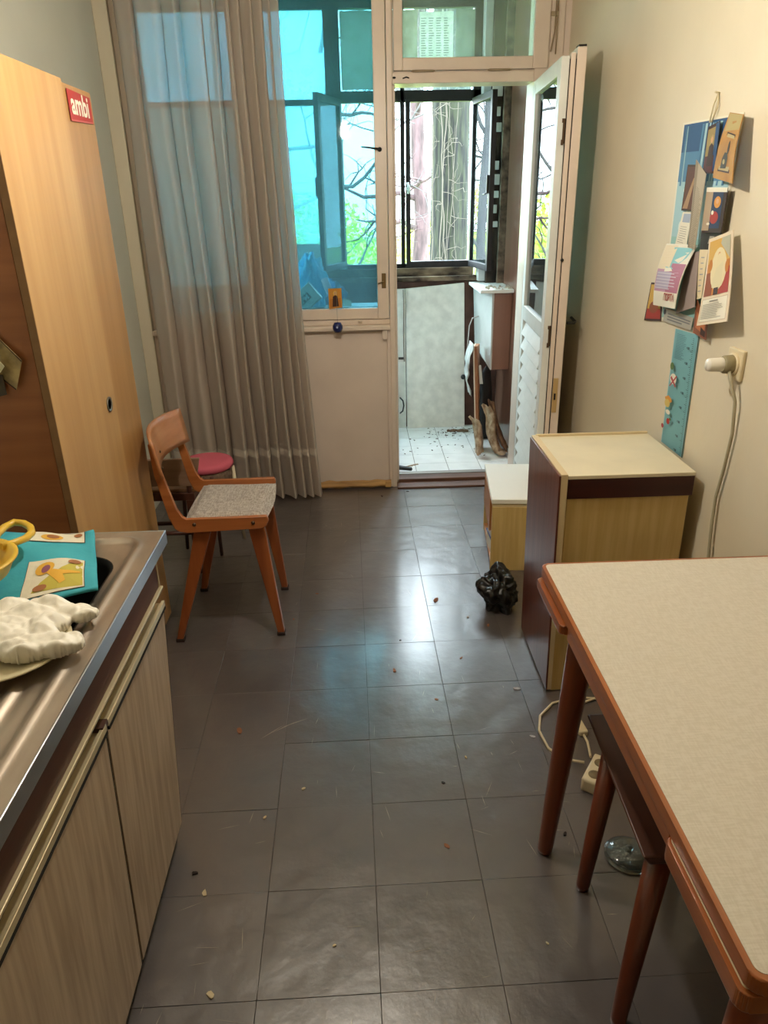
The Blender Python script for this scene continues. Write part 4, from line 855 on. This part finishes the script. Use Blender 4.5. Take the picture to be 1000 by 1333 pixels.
# ================================================================ TABLE
tb_ = thing('dining_table', 'extending dining table with linen-look cream top and orange wood edge', 'table', (.72, 1.0, 0))
TX0, TX1, TY0, TY1 = .412, 1.022, .512, 1.512
def rrect(x0, x1, y0, y1, r, n=5):
    L = []
    for cx, cy, a0 in ((x1 - r, y1 - r, 0), (x0 + r, y1 - r, 90), (x0 + r, y0 + r, 180), (x1 - r, y0 + r, 270)):
        for k in range(n + 1): a = R(a0 + 90 * k / n); L.append((cx + r * math.cos(a), cy + r * math.sin(a)))
    return L
obj('table_top', B().m(TLAM).prism([(x, y, .7492) for x, y in rrect(TX0 + .008, TX1 - .008, TY0 + .008, TY1 - .008, .012)], (0, 0, .001)), tb_)
obj('edge_band', B().m(LIP).prism([(x, y, .724) for x, y in rrect(TX0, TX1, TY0, TY1, .016)], (0, 0, .0254), .003), tb_)
obj('draw_leaf', B().m(LIP).prism([(x, y, .697) for x, y in rrect(TX0 - .010, TX1 - .02, 1.285, TY1 - .012, .010)], (0, 0, .022), .003), tb_)
dl = obj('draw_leaf', B().m(LIP).prism([(x, y, .688) for x, y in rrect(TX0 - .006, TX1 - .02, TY0 + .004, .742, .014)], (0, 0, .030), .003), tb_)
obj('leaf_surface', B().m(mat('leaf_laminate', '#e0cfae', .4)).prism([(x, y, .7182) for x, y in rrect(TX0 + .0005, TX1 - .03, TY0 + .012, .738, .008)], (0, 0, .0008)), dl)
obj('apron', B().m(LIP).box(TX0 + .004, TX0 + .022, .745, 1.28, .69, .723, .002).box(TX0 + .05, TX0 + .07, .60, 1.42, .63, .697, .002).box(TX1 - .07, TX1 - .05, .60, 1.42, .63, .697, .002).box(TX0 + .07, TX1 - .07, 1.40, 1.42, .63, .697, .002).box(TX0 + .07, TX1 - .07, .60, .62, .63, .697, .002), tb_)
for (tx, ty, fx, fy) in ((.500, 1.400, .434, 1.352), (.500, .600, .43, .548), (.955, 1.415, .99, 1.44), (.955, .60, .99, .55)):
    obj('leg', B().m(TLEG).tube([(fx, fy, 0), (fx + (tx - fx) * .02, fy + (ty - fy) * .02, .01), (fx + (tx - fx) * .75, fy + (ty - fy) * .75, .52), (tx, ty, .697)], [.017, .019, .031, .033], 20), tb_)
# stool under it
st = thing('wooden_stool', 'dark brown stool with thick flat seat pushed under the table', 'stool', (.65, 1.15, 0))
b = B().m(STOOLW); T = lambda x, y: .431 + .0 * x
b.hexa([(.508, .958, .402), (.80, .958, .402), (.80, 1.335, .402), (.520, 1.335, .402)], [(.487, .948, .434), (.81, .948, .434), (.81, 1.352, .434), (.502, 1.352, .434)], .006); obj('seat', b, st)
STL = wood('stool_leg_wood', '#6b3018', '#54230f', 'z', 30, .35, coat=.25)
for (tx, ty, fx, fy) in ((.545, .995, .480, .925), (.560, 1.30, .498, 1.237), (.76, .995, .80, .93), (.76, 1.30, .80, 1.37)):
    obj('leg', B().m(STL).tube([(fx, fy, 0), (fx + (tx - fx) * .03, fy + (ty - fy) * .03, .012), (tx, ty, .404)], [.014, .016, .026], 16), st)
for yy in (1.285, .99): obj('rail', B().m(STL).box(.545, .76, yy, yy + .015, .36, .402, .002), st)
# cable, adapter, dish
o = obj('floor_cable', B().m(CORDM).tube([(.62, 1.64, .018), (.57, 1.67, .006), (.535, 1.72, .005), (.525, 1.80, .005), (.545, 1.87, .005), (.60, 1.93, .005), (.68, 1.955, .005), (.76, 1.945, .005), (.80, 1.90, .006)], .0042, 8).tube([(.645, 1.66, .02), (.66, 1.74, .006), (.655, 1.82, .005), (.66, 1.88, .006), (.70, 1.925, .006), (.78, 1.96, .006), (.86, 1.96, .02), (.98, 1.985, .3)], .0042, 8))
tag(o, 'cream mains cable looping on the floor behind the table leg', 'cable'); center(o, (.62, 1.8, 0))
cs_ = obj('cord_switch', B().m(IVORY).box(-.014, .014, -.03, .03, 0, .02, .005)); cs_.location = (.655, 1.80, .0); cs_.rotation_euler = (0, 0, .1); tag(cs_, 'small inline cord switch on the looped floor cable', 'switch')
mp = thing('socket_strip', 'ivory multi-socket adapter on the floor under the stool', 'adapter', (.64, 1.585, 0), R(-35))
so('body', B().m(IVORY).box(-.028, .028, -.06, .06, 0, .045, .008), mp)
for yy in (-.028, .025): so('socket_hole', B().m(mat('socket_dark', '#7a6a4a', .6)).lathe([(.017, .0452), (.017, .0458), (.0001, .0456)], (0, yy, 0), n=18), mp)
so('side_recess', B().m(MC['socket_dark']).box(-.0292, -.0278, -.035, -.005, .012, .034, .002), mp)
o = obj('glass_lid', B().m(mat('lid_glass', '#c4cfcd', .06, trans=.9)).lathe([(.058, 0), (.060, .004), (.05, .012), (.03, .018), (.0001, .020)], (.642, 1.325, .001), n=32).lathe([(.008, .019), (.010, .03), (.0001, .034)], (.642, 1.325, .001), n=14)); tag(o, 'round glass lid lying on the floor under the stool', 'lid'); center(o, (.642, 1.325, 0))

# ================================================================ RIGHT WALL ITEMS
XW = XR
def wc(name, label, cs, thick, base, patches=(), texts=(), cat='card', bend=0., out=.003, group=None):
    # cs: (y, z[, standoff]) for bottom-left, bottom-right, top-right, top-left as seen
    pts = [(XW - out - (c[2] if len(c) > 2 else 0), c[0], c[1]) for c in cs]
    o = obj(name, card(B(), pts, thick, base, patches, texts, nrm=(-1, 0, 0), bend=bend)); tag(o, label, cat, group)
    center(o, (pts[0][0], (pts[0][1] + pts[1][1]) / 2, min(p[2] for p in pts))); return o
SK1, SK2, SK3, SK4 = pm('sky_deep', '#2c4f78'), pm('sky_mid', '#4f7c9e'), pm('sky_pale', '#9dbfc6'), pm('sea_pale', '#8fb9b4')
cal = [(SK4, rect(.03, .02, .97, .5)), (SK3, rect(.03, .45, .97, .8)), (SK2, rect(.03, .72, .97, .99)), (SK1, rect(.03, .86, .97, .99))]
rnd = random.Random(2)
for k in range(14): u = rnd.uniform(.05, .9); cal.append((SK3 if k % 2 else SK2, [(u, .70), (u + .03, .70), (u + .02 + rnd.uniform(0, .03), .98), (u + .01, .98)]))
for k in range(16): u, v = rnd.uniform(.05, .4), rnd.uniform(.3, .68); cal.append((pm('cloud', '#cdd9d2'), ell(u, v, rnd.uniform(.02, .06), rnd.uniform(.01, .03), 9)))
wall_cal = wc('wall_calendar', 'tall blue sky wall calendar carrying many tucked cards', [(2.489, 1.149, 0), (2.164, 1.155, 0), (2.123, 1.737, 0), (2.508, 1.744, 0)], .003, WH, cal, cat='calendar')
o = obj('hanging_string', B().m(mat('string', '#c9bb98', .9)).tube([(XW - .004, 2.290, 1.80), (XW - .007, 2.275, 1.77), (XW - .012, 2.29, 1.728)], .0025, 6).tube([(XW - .004, 2.29, 1.80), (XW - .009, 2.300, 1.77), (XW - .012, 2.302, 1.728)], .002, 6).tube([(XW, 2.290, 1.80), (XW - .014, 2.290, 1.803)], .003, 6)); tag(o, 'frayed string and nail holding up the wall calendar', 'string'); center(o, (XW - .005, 2.33, 1.74))
wc('icon_card', 'dark blue and gold icon card at the top middle of the calendar', [(2.284, 1.596, 0.012), (2.208, 1.594, 0.012), (2.231, 1.727, 0.006), (2.3, 1.717, 0.006)], .001, DK, [(pm('blue_edge', '#2b456b'), rect(.7, .05, 1, .98)), (pm('oldgold', '#94804c'), rect(.05, .35, .7, .93)), (pm('wine', '#53251f'), rect(.05, .03, .8, .36))] + figure(pm('oldgold2', '#a8905a'), DK, .5, .15, .65, .25), out=.008)
wc('parchment_picture', 'curled brown parchment with an ink drawing at the calendar top right', [(2.17, 1.583, 0.02), (2.021, 1.566, 0.035), (2.065, 1.727, 0.012), (2.155, 1.74, 0.006)], .002, mat('parchment', '#b08443', .6, col2='#9a7038', vscale=12), [(pm('parch_top', '#a59563'), [(.1, .72), (.98, .78), (.98, .99), (.05, .99)]), (DK, [(.2, .12), (.82, .13), (.86, .70), (.32, .72)]), (pm('parch_in', '#a8966a'), [(.24, .145), (.78, .155), (.82, .68), (.36, .70)]), (pm('ink_dark', '#3e3a33'), [(.33, .17), (.62, .19), (.66, .34), (.60, .42), (.46, .42), (.36, .32)]), (pm('ink_dark', '#3e3a33'), ell(.62, .50, .05, .10)), (pm('parch_in', '#a8966a'), ell(.48, .28, .06, .04))], out=.02, cat='picture', bend=.006)
wc('brown_framed_card', 'brown card with a diagonal stripe at the left of the calendar', [(2.412, 1.495, 0.008), (2.333, 1.494, 0.008), (2.335, 1.621, 0.008), (2.408, 1.624, 0.008)], .001, DK, [(pm('brown_in', '#5a3424'), rect(.07, .04, .93, .96)), (pm('tan_stripe', '#a07c58'), [(.1, .05), (.55, .05), (.97, .80), (.75, .7)])], out=.006)
wc('grey_page_strip', 'narrow dotted grey page hanging from the middle of the calendar', [(2.268, 1.396, 0.02), (2.237, 1.391, 0.012), (2.232, 1.593, 0.012), (2.293, 1.633, 0.02)], .0015, pm('grey_page', '#a99f8d'), [(pm('grey_page2', '#8c8272'), rect(0, 0, .25, 1))] + lines(pm('dotline', '#8c8474'), .3, 1, .02, .75, 34, 3, .4), out=.02, cat='page')
wc('blue_white_leaflet', 'pale leaflet with a blue corner low on the left of the calendar', [(2.432, 1.395, 0.006), (2.347, 1.389, 0.006), (2.339, 1.492, 0.006), (2.406, 1.491, 0.006)], .001, WH, [(pm('lilac', '#9aa3b5'), rect(.2, .70, .95, .95))] + lines(TXT, .15, .85, .08, .6, 8, 5, .2), out=.005, cat='leaflet')
wc('night_scene_card', 'dark blue nativity-like card in the middle right of the calendar', [(2.227, 1.438, 0.012), (2.104, 1.443, 0.012), (2.104, 1.557, 0.012), (2.23, 1.559, 0.012)], .001, DK, [(NAVY, rect(.35, .1, .85, .93)), (pm('beige_l', '#a8937a'), rect(.0, .05, .35, .9)), (WH, rect(0, .9, 1, 1)), (GOLD, ell(.62, .68, .16, .13)), (RED, ell(.55, .34, .2, .14)), (SKIN, ell(.62, .7, .07, .06)), (WH, ell(.45, .45, .06, .05)), (WH, ell(.30, .2, .08, .03))], out=.012)
wc('dark_lower_card', 'nearly black card under the night scene card', [(2.234, 1.389, 0.008), (2.159, 1.39, 0.008), (2.112, 1.443, 0.008), (2.241, 1.44, 0.008)], .001, pm('blackish', '#2a211c'), [(TXT, rect(.5, .4, .75, .8))], out=.010)
small = [(WH, rect(0, 0, 1, .24)), (PKP, rect(.02, .24, .98, .60)), (pm('rose', '#a8647a'), [(.5, .24), (.98, .24), (.98, .85), (.8, .7)]), (pm('lilac2', '#a79ab0'), rect(.05, .28, .6, .56)), (CREAMP, rect(.02, .60, .45, .98)), (CY, [(.30, .63), (.55, .60), (.9, .80), (.96, .95), (.35, .95)]), (WH, [(.3, .56), (.6, .58), (.5, .63), (.3, .62)])] + lines(pm('calgrid', '#c9bcc4'), .06, .95, .27, .56, 6, 3, .25)
wc('desk_calendar', 'small pink and blue pocket calendar page bulging at the lower left', [(2.5, 1.199, 0.02), (2.266, 1.218, 0.045), (2.25, 1.403, 0.01), (2.492, 1.394, 0.004)], .0015, WH, small, [(RED, 'ПОРТА', .70, .155, .030)], out=.01, cat='calendar', bend=.012)
wc('calendar_backing', 'grey folded backing sheet behind the pink pocket calendar', [(2.339, 1.193, 0.008), (2.188, 1.233, 0.02), (2.229, 1.387, 0.012), (2.304, 1.376, 0.008)], .0015, pm('mauve_grey', '#998a85'), out=.01, cat='page')
wc('white_page', 'plain white page edge between backing sheet and orange leaflet', [(2.203, 1.253, 0.01), (2.169, 1.261, 0.01), (2.171, 1.395, 0.01), (2.226, 1.392, 0.01)], .001, CREAMP, lines(pm('bluet', '#8a92a0'), .3, .8, .1, .9, 7, 9, .15), out=.012, cat='page')
leafl = [(pm('leaf_line', '#b9a58a'), rect(.05, .03, .95, .30)), (WH, rect(.065, .038, .935, .292))] + [(pm('orange_icon', '#c07c35'), rect(.07, .33, .93, .96)), (pm('icon_gold', '#c9a050'), rect(.07, .70, .93, .96)), (RED, rect(.60, .33, .93, .62)), (ROBE, rect(.07, .33, .35, .6)), (pm('grey_corner', '#a9a690'), [(.55, .90), (.93, .70), (.93, .96), (.6, .96)]), (pm('mandorla', '#d6c79c'), ell(.52, .62, .30, .24, 20)), (pm('palerobe', '#cfc39b'), [(.33, .42), (.70, .42), (.68, .70), (.52, .80), (.36, .68)]), (SKIN, ell(.52, .77, .06, .04)), (DK, rect(.42, .33, .58, .41)), (OCH, ell(.2, .68, .08, .07)), (OCH, ell(.84, .62, .07, .07))] + lines(TXT, .12, .88, .06, .24, 9, 13, .3) + [(TXT, rect(.35, .255, .65, .27))]
wc('orange_icon_leaflet', 'curled leaflet with an orange icon picture above printed text', [(2.108, 1.192, 0.04), (1.927, 1.232, 0.045), (2.038, 1.453, 0.012), (2.152, 1.424, 0.02)], .002, mat('leaflet_paper', '#d9c8ac', .6), leafl, out=.012, cat='leaflet', bend=-.004)
wc('small_yellow_icon', 'small yellow and red icon card sticking out at the lower left', [(2.627, 1.128, 0.004), (2.477, 1.148, 0.004), (2.509, 1.269, 0.004), (2.602, 1.261, 0.004)], .001, DK, [(pm('icon_yel', '#c9a048'), rect(.07, .05, .95, .95)), (RED, rect(.07, .05, .95, .32)), (ROBE, ell(.5, .36, .3, .16)), (SKIN, ell(.5, .52, .09, .07))], out=.002)
wc('grey_print_strip', 'grey printed bottom strip showing below the pocket calendar', [(2.452, 1.152, 0.006), (2.235, 1.157, 0.006), (2.227, 1.195, 0.006), (2.448, 1.197, 0.006)], .001, pm('greystrip', '#a7a294'), lines(pm('gst', '#6f6f70'), .15, .95, .15, .75, 3, 2, .5) + [(BLACK, ell(.03, .7, .05, .2))], out=.004, cat='page')
wc('brown_picture_scrap', 'small brown picture scrap hanging under the orange leaflet', [(2.195, 1.157, 0.01), (2.104, 1.15, 0.01), (2.111, 1.199, 0.01), (2.204, 1.257, 0.01)], .001, pm('scrap_br', '#7d4a30'), [(pm('scrap_or', '#b06a40'), rect(.15, .2, .85, .7)), (DK, rect(.55, .1, .9, .4))], out=.010, cat='picture')
# height chart
hc = thing('height_chart', 'pale blue paper height chart with fruit pictures below the calendar', 'chart', (XW - .003, 2.28, .75))
yl = lambda t: 2.351 + .009 * t; yr = lambda t: 2.178 + .007 * t
HB = mat('chart_blue', '#74aab0', .55, var=.08, vscale=6)
pt = [(pm('chart_edge', '#54442c'), rect(.97, 0, 1, 1)), (pm('chart_light', '#9cc3c6'), rect(0, 0, .03, 1))]
pt += lines(pm('chart_text', '#4f7480'), .12, .58, .76, .97, 16, 21, .28)
for k in range(64):
    v = .01 + k * .0152; L = .05 if k % 4 else .10
    pt.append((pm('tick', '#3e5a60'), rect(.955 - L, v, .955, v + .0045)))
for k in range(8): v = .03 + k * .121; pt.append((pm('tick', '#3e5a60'), rect(.76, v, .84, v + .02))); pt.append((pm('num', '#46656c'), rect(.72, v + .004, .75, v + .018)))
RP = pm('chart_red', '#a84648')
pt += [(GRN, ell(.22, .70, .08, .032)), (WH, ell(.34, .60, .14, .045)), (RP, [(.2, .53), (.24, .53), (.5, .63), (.46, .64)]), (RP, [(.22, .60), (.26, .62), (.5, .55), (.46, .54)]), (GOLD, [(.08, .42), (.2, .37), (.42, .41), (.38, .43), (.24, .45)]), (pm('pear', '#c9b060'), ell(.22, .38, .12, .035)), (WH, ell(.30, .31, .1, .02)), (RED, ell(.36, .235, .075, .026)), (GRN, ell(.44, .262, .05, .012)), (RP, ell(.14, .17, .06, .02))]
obj('chart', card(B(), [(XW - .003, yl(0), .762), (XW - .003, yr(0), .762), (XW - .003, yr(1), 1.150), (XW - .003, yl(1), 1.142)], .0015, HB, pt, nrm=(-1, 0, 0)), hc)
# socket, plug, cord
so_ = thing('wall_socket', 'ivory square wall socket on the right wall', 'socket', (XW, 1.95, 1.12))
SY, SZ = 1.938, 1.115
obj('plate', B().m(IVORY).box(XW - .012, XW, SY - .040, SY + .040, SZ - .040, SZ + .042, .004), so_)
obj('rim', B().m(IVORY).lathe([(.026, -.018), (.030, -.018), (.031, -.010)], (XW, SY, SZ), 'x', 28), so_)
pg_ = thing('power_plug', 'white round plug with grey-green ring pushed into the wall socket', 'plug', (XW - .03, SY, SZ))
obj('body', B().m(WPLAS).lathe([(.0001, -.085), (.016, -.085), (.018, -.080), (.019, -.045), (.019, -.0445)], (XW, SY, SZ), 'x', 26), pg_)
obj('collar', B().m(mat('plug_collar', '#8f8464', .5)).lathe([(.0195, -.0445), (.0245, -.040), (.0255, -.018), (.020, -.0125)], (XW, SY, SZ), 'x', 26), pg_)
cord = [(XW - .030, SY - .018, SZ - .016), (XW - .030, SY - .035, SZ - .04), (XW - .018, SY - .052, SZ - .09), (XW - .012, SY - .056, SZ - .18), (XW - .012, SY - .045, SZ - .28), (XW - .012, SY - .028, SZ - .38), (XW - .014, SY - .035, .65), (XW - .014, SY - .05, .55), (XW - .014, SY - .05, .30), (XW - .014, SY - .02, .02)]
obj('cord', B().m(mat('grey_cord', '#a89f84', .5)).tube(cord, .0048, 8), pg_)

# ================================================================ LITTER ON THE ROOM FLOOR
random.seed(21)
lit = [(.285, 2.63, .022, 0), (.40, 2.49, .012, 2), (.335, 2.21, .010, 0), (.088, 2.15, .014, 0), (.12, 2.34, .006, 1), (.22, 1.98, .010, 0), (-.215, 2.72, .010, 0), (-.30, 2.52, .008, 0), (.185, 1.38, .012, 0), (-.20, 1.60, .008, 3), (-.30, 1.50, .009, 3), (-.42, 1.27, .013, 3), (-.455, 1.33, .010, 1), (-.36, 1.02, .014, 3), (.20, 1.60, .008, 1), (.50, 2.02, .016, 4), (.10, 3.80, .010, 1), (.25, 3.86, .010, 1), (-.42, 1.86, .02, 0), (.47, 2.42, .014, 0), (.28, 1.70, .007, 3), (.50, 1.78, .012, 4), (.38, 1.1, .006, 3), (-.1, 1.12, .006, 3), (.50, 1.40, .008, 1)]
kinds = [(LEAFM, 'leaf_scrap', 'small dry brown leaf scrap on the grey floor tiles', 'leaf scraps on the floor', 'leaf'), (mat('dark_crumb', '#241a14', .8), 'dark_crumb', 'tiny dark crumb on the grey floor tiles', 'dark crumbs on the floor', 'crumb'), (mat('twig_c', '#8d7a68', .8), 'twig_scrap', 'thin pale twig beside the black rubbish bag', None, 'twig'), (mat('pale_crumb', '#cbb994', .8), 'pale_crumb', 'small pale crumb on the grey floor tiles', 'pale crumbs on the floor', 'crumb'), (mat('foil', '#a9a29c', .3), 'paper_scrap', 'small scrap of paper or foil near the cabinet foot', 'scraps near the cabinet', 'scrap')]
for x, y, s_, k in lit:
    M, nm, lb, gp, ct = kinds[k]; a = random.uniform(0, 6.3); n_ = 7; pts = []
    rr = [random.uniform(.6, 1) for _ in range(n_)]
    q = [(s_ * rr[i] * math.cos(i * 2 * math.pi / n_), s_ * rr[i] * math.sin(i * 2 * math.pi / n_) * .55) for i in range(n_)]
    b = B().m(M).hexa([(u * .9, v * .9, .0002) for u, v in q], [(u, v, .001 + .25 * abs(u) * random.uniform(.4, 1) + (.002 if k in (1, 3) else 0)) for u, v in q])
    o = obj(nm, b); o.location = (x, y, .0002); o.rotation_euler = (0, 0, a); tag(o, lb, ct, gp)

# pale scuffs and scratches in the floor wax, too many and too fine to tell apart
b = B().m(mat('scuff', '#9a9084', .7)); random.seed(31)
for k in range(120):
    x, y = random.uniform(-.5, .55), random.uniform(.75, 3.7); a = random.choice((.05, 1.5, 1.6, .1)) + random.gauss(0, .25); L = random.uniform(.006, .035); wd = random.uniform(.0004, .0011)
    if k in (0, 1, 2): x, y, a, L, wd = -.315 + .035 * k, 1.85 + .02 * k, .75 - .15 * k, .05, .0016
    dx, dy = math.cos(a) * L, math.sin(a) * L; nx, ny = -math.sin(a) * wd, math.cos(a) * wd
    b.face([(x - dx, y - dy, .0009), (x + nx, y + ny, .0009), (x + dx, y + dy, .0009), (x - nx, y - ny, .0009)])
tag(obj('scuff_marks', b), 'pale scuffs and scratches on the grey floor tiles', 'scuffs', kind='stuff')
# ================================================================ OUTSIDE
random.seed(77)
gr = obj('garden_ground', B().m(mat('garden_grass', '#5a7336', .95, col2='#76803f', vscale=.8)).box(-60, 60, 6.0, 120, -4.2, -4.0)); tag(gr, kind='structure')
BARK = mat('tree_bark', '#262a18', .95, col2='#060604', vscale=26, stretch=(1, 1, .16), bump=1., bscale=30)
BARK2 = mat('pink_grey_bark', '#5e4a4a', .95, col2='#352a29', vscale=10, stretch=(1, 1, .3), bump=.8, bscale=20)
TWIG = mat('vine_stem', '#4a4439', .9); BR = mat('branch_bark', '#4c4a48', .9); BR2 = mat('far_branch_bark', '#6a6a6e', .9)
def tree_trunk(b, x, y, z0, z1, r0, r1, sd, lean=0.):
    def f(u, v):
        a = u * 2 * math.pi; rr = r0 + (r1 - r0) * v; n1 = noise.noise((math.cos(a) * 3 + sd, math.sin(a) * 3, v * (z1 - z0) * .9)); n2 = abs(noise.noise((math.cos(a) * 11 + sd, math.sin(a) * 11, v * (z1 - z0) * 2.0)))
        rr *= 1 + .10 * n1 - .10 * n2
        return (x + lean * v + rr * math.cos(a), y + rr * math.sin(a), z0 + (z1 - z0) * v)
    return b.grid(72, 170, f)
T1 = thing('ivy_tree', 'big mossy tree trunk wound with bare vines outside the open balcony window', 'tree', (.97, 8.1, -4))
obj('trunk', tree_trunk(B().m(BARK), .945, 8.1, -4, 6.5, .205, .18, 3, .06), T1)
def wander(b, p, d, L, r, steps, jit, sd, grav=0.):
    rnd = random.Random(sd); p = Vector(p); d = Vector(d).normalized(); pts = [p.copy()]; rs = [r]
    for k in range(steps):
        d = (d + Vector((rnd.gauss(0, jit), rnd.gauss(0, jit * .5), rnd.gauss(0, jit) + grav))).normalized(); p = p + d * L / steps; pts.append(p.copy()); rs.append(r * (1 - .8 * (k + 1) / steps))
    b.tube(pts, rs, 5, True); return pts
for k in range(6):
    b = B().m(TWIG); rnd = random.Random(40 + k); a0 = R(rnd.uniform(215, 330)); pts = []
    for j in range(34):
        z = -.5 + j * .11; a = a0 + .35 * noise.noise((k * 7., z * .9, 0)) + .12 * noise.noise((k * 3., z * 4, 2)); pts.append((.95 + .213 * math.cos(a), 8.1 + .213 * math.sin(a), z))
    b.tube(pts, .003 + .003 * (k % 2), 5)
    for j in range(12):
        q = pts[rnd.randrange(3, 32)]; wander(b, q, (rnd.uniform(-1, 1), -.25, rnd.uniform(-.2, 1)), rnd.uniform(.12, .35), .0035, 6, .5, k * 50 + j)
    obj('vine', b, T1)
def tree(name, label, x, y, h, r, M, MB, sd, nb=10, z0=-4, lo=.3, L=2.2, tw=3):
    t = thing(name, label, 'tree', (x, y, z0), group=None); rnd = random.Random(sd)
    obj('trunk', tree_trunk_s(B().m(M), x, y, z0, z0 + h, r, sd), t)
    for k in range(nb):
        b = B().m(MB); z = z0 + h * rnd.uniform(lo, .95); a = rnd.uniform(0, 6.28)
        pts = wander(b, (x, y, z), (math.cos(a), math.sin(a) * .5, rnd.uniform(-.1, .9)), L * rnd.uniform(.5, 1), r * .28, 10, .22, sd * 100 + k, .02)
        for j in range(tw):
            q = pts[rnd.randrange(3, 10)]; p2 = wander(b, q, (rnd.uniform(-1, 1), rnd.uniform(-.5, .5), rnd.uniform(-.6, 1)), L * .45, r * .10, 7, .3, sd * 300 + k * 10 + j)
            for i in range(3): wander(b, p2[rnd.randrange(2, 7)], (rnd.uniform(-1, 1), rnd.uniform(-.5, .5), rnd.uniform(-.6, 1)), L * .22, r * .05, 5, .35, sd * 900 + k * 40 + j * 5 + i)
        obj('branch', b, t)
    return t
def tree_trunk_s(b, x, y, z0, z1, r, sd):
    n_ = 12; pts = [(x + .25 * noise.noise((sd, k * .35, 0)), y, z0 + (z1 - z0) * k / n_) for k in range(n_ + 1)]
    return b.tube(pts, [r * (1 - .6 * k / n_) for k in range(n_ + 1)], 12)
tree('pinkish_tree', 'slender pinkish-grey tree just left of the ivy tree', .86, 11.0, 9, .16, BARK2, BARK2, 5, 12, lo=.35, L=1.6)
tree('bare_tree', 'bare forked tree seen through the left window pane', -.35, 10.0, 8.5, .10, BR, BR, 12, 12, lo=.35, L=2.4)
tree('thin_bare_tree', 'thin bare tree at the far left behind the ribbed sheet', -1.5, 9.5, 8.5, .09, BR2, BR2, 23, 12, lo=.35, L=2.2)
tree('far_bare_tree', 'bare tree far off between the trunk and the open sash', 2.6, 13, 9.5, .12, BR2, BR2, 31, 14, lo=.3, L=3.0)
LEAVES = [mat('fresh_green_leaf', '#b5cf4f', .6, trans=0), mat('yellow_green_leaf', '#cbd567', .6), mat('mid_green_leaf', '#7fae3f', .6)]
def bush(x, y, z, rx, ry, rz, n, M, label, sd):
    t = thing('green_bush', label, 'bush', (x, y, -4), group='spring bushes in the garden'); rnd = random.Random(sd)
    vs, fs = [], []
    for k in range(n):
        a, c_ = rnd.uniform(0, 6.283), rnd.uniform(-1, 1); rr = rnd.uniform(.55, 1) ** .5 * (1 + .25 * noise.noise((a, c_ * 2, sd)))
        s_ = math.sqrt(1 - c_ * c_); p = Vector((x + rx * rr * s_ * math.cos(a), y + ry * rr * s_ * math.sin(a), z + rz * rr * c_)); q = rnd.uniform(.04, .09)
        d1 = Vector((rnd.gauss(0, 1), rnd.gauss(0, 1), rnd.gauss(0, 1))).normalized(); d2 = d1.cross(Vector((rnd.gauss(0, 1), rnd.gauss(0, 1), .3))).normalized()
        i = len(vs); vs += [tuple(p - d1 * q), tuple(p + d2 * q * .5), tuple(p + d1 * q), tuple(p - d2 * q * .5)]; fs.append((i, i + 1, i + 2, i + 3))
    me = bpy.data.meshes.new('foliage'); me.from_pydata([tuple(Vector(v) - Vector((x, y, -4))) for v in vs], [], fs); me.materials.append(M)
    o = bpy.data.objects.new('foliage', me); C.objects.link(o); o.parent = t
    b = B().m(BR)
    for k in range(6): wander(b, (x + rnd.uniform(-.1, .1), y, -4), (rnd.uniform(-.3, .3), rnd.uniform(-.3, .3), 1), (z + 4) * 1.1, .05, 8, .1, sd * 10 + k)
    obj('stem', b, t)
bush(-1.0, 15, -.9, 2.2, 1.2, 2.6, 9000, LEAVES[0], 'fresh green bush at the left through the window pane', 1)
bush(1.6, 18, -1.2, 1.8, 1.0, 2.4, 6000, LEAVES[1], 'yellow-green bush behind the ivy tree', 2)
bush(4.4, 16, -.9, 1.8, 1.0, 2.6, 7000, LEAVES[2], 'mid green bush at the right behind the open sash', 3)
bush(-5.6, 17, -.6, 2.2, 1.2, 2.6, 4200, LEAVES[1], 'pale green bush at the far left of the garden', 4)
bush(8.6, 18, -.5, 2.4, 1.4, 2.4, 3000, LEAVES[0], 'bright green bush at the far right of the garden', 5)
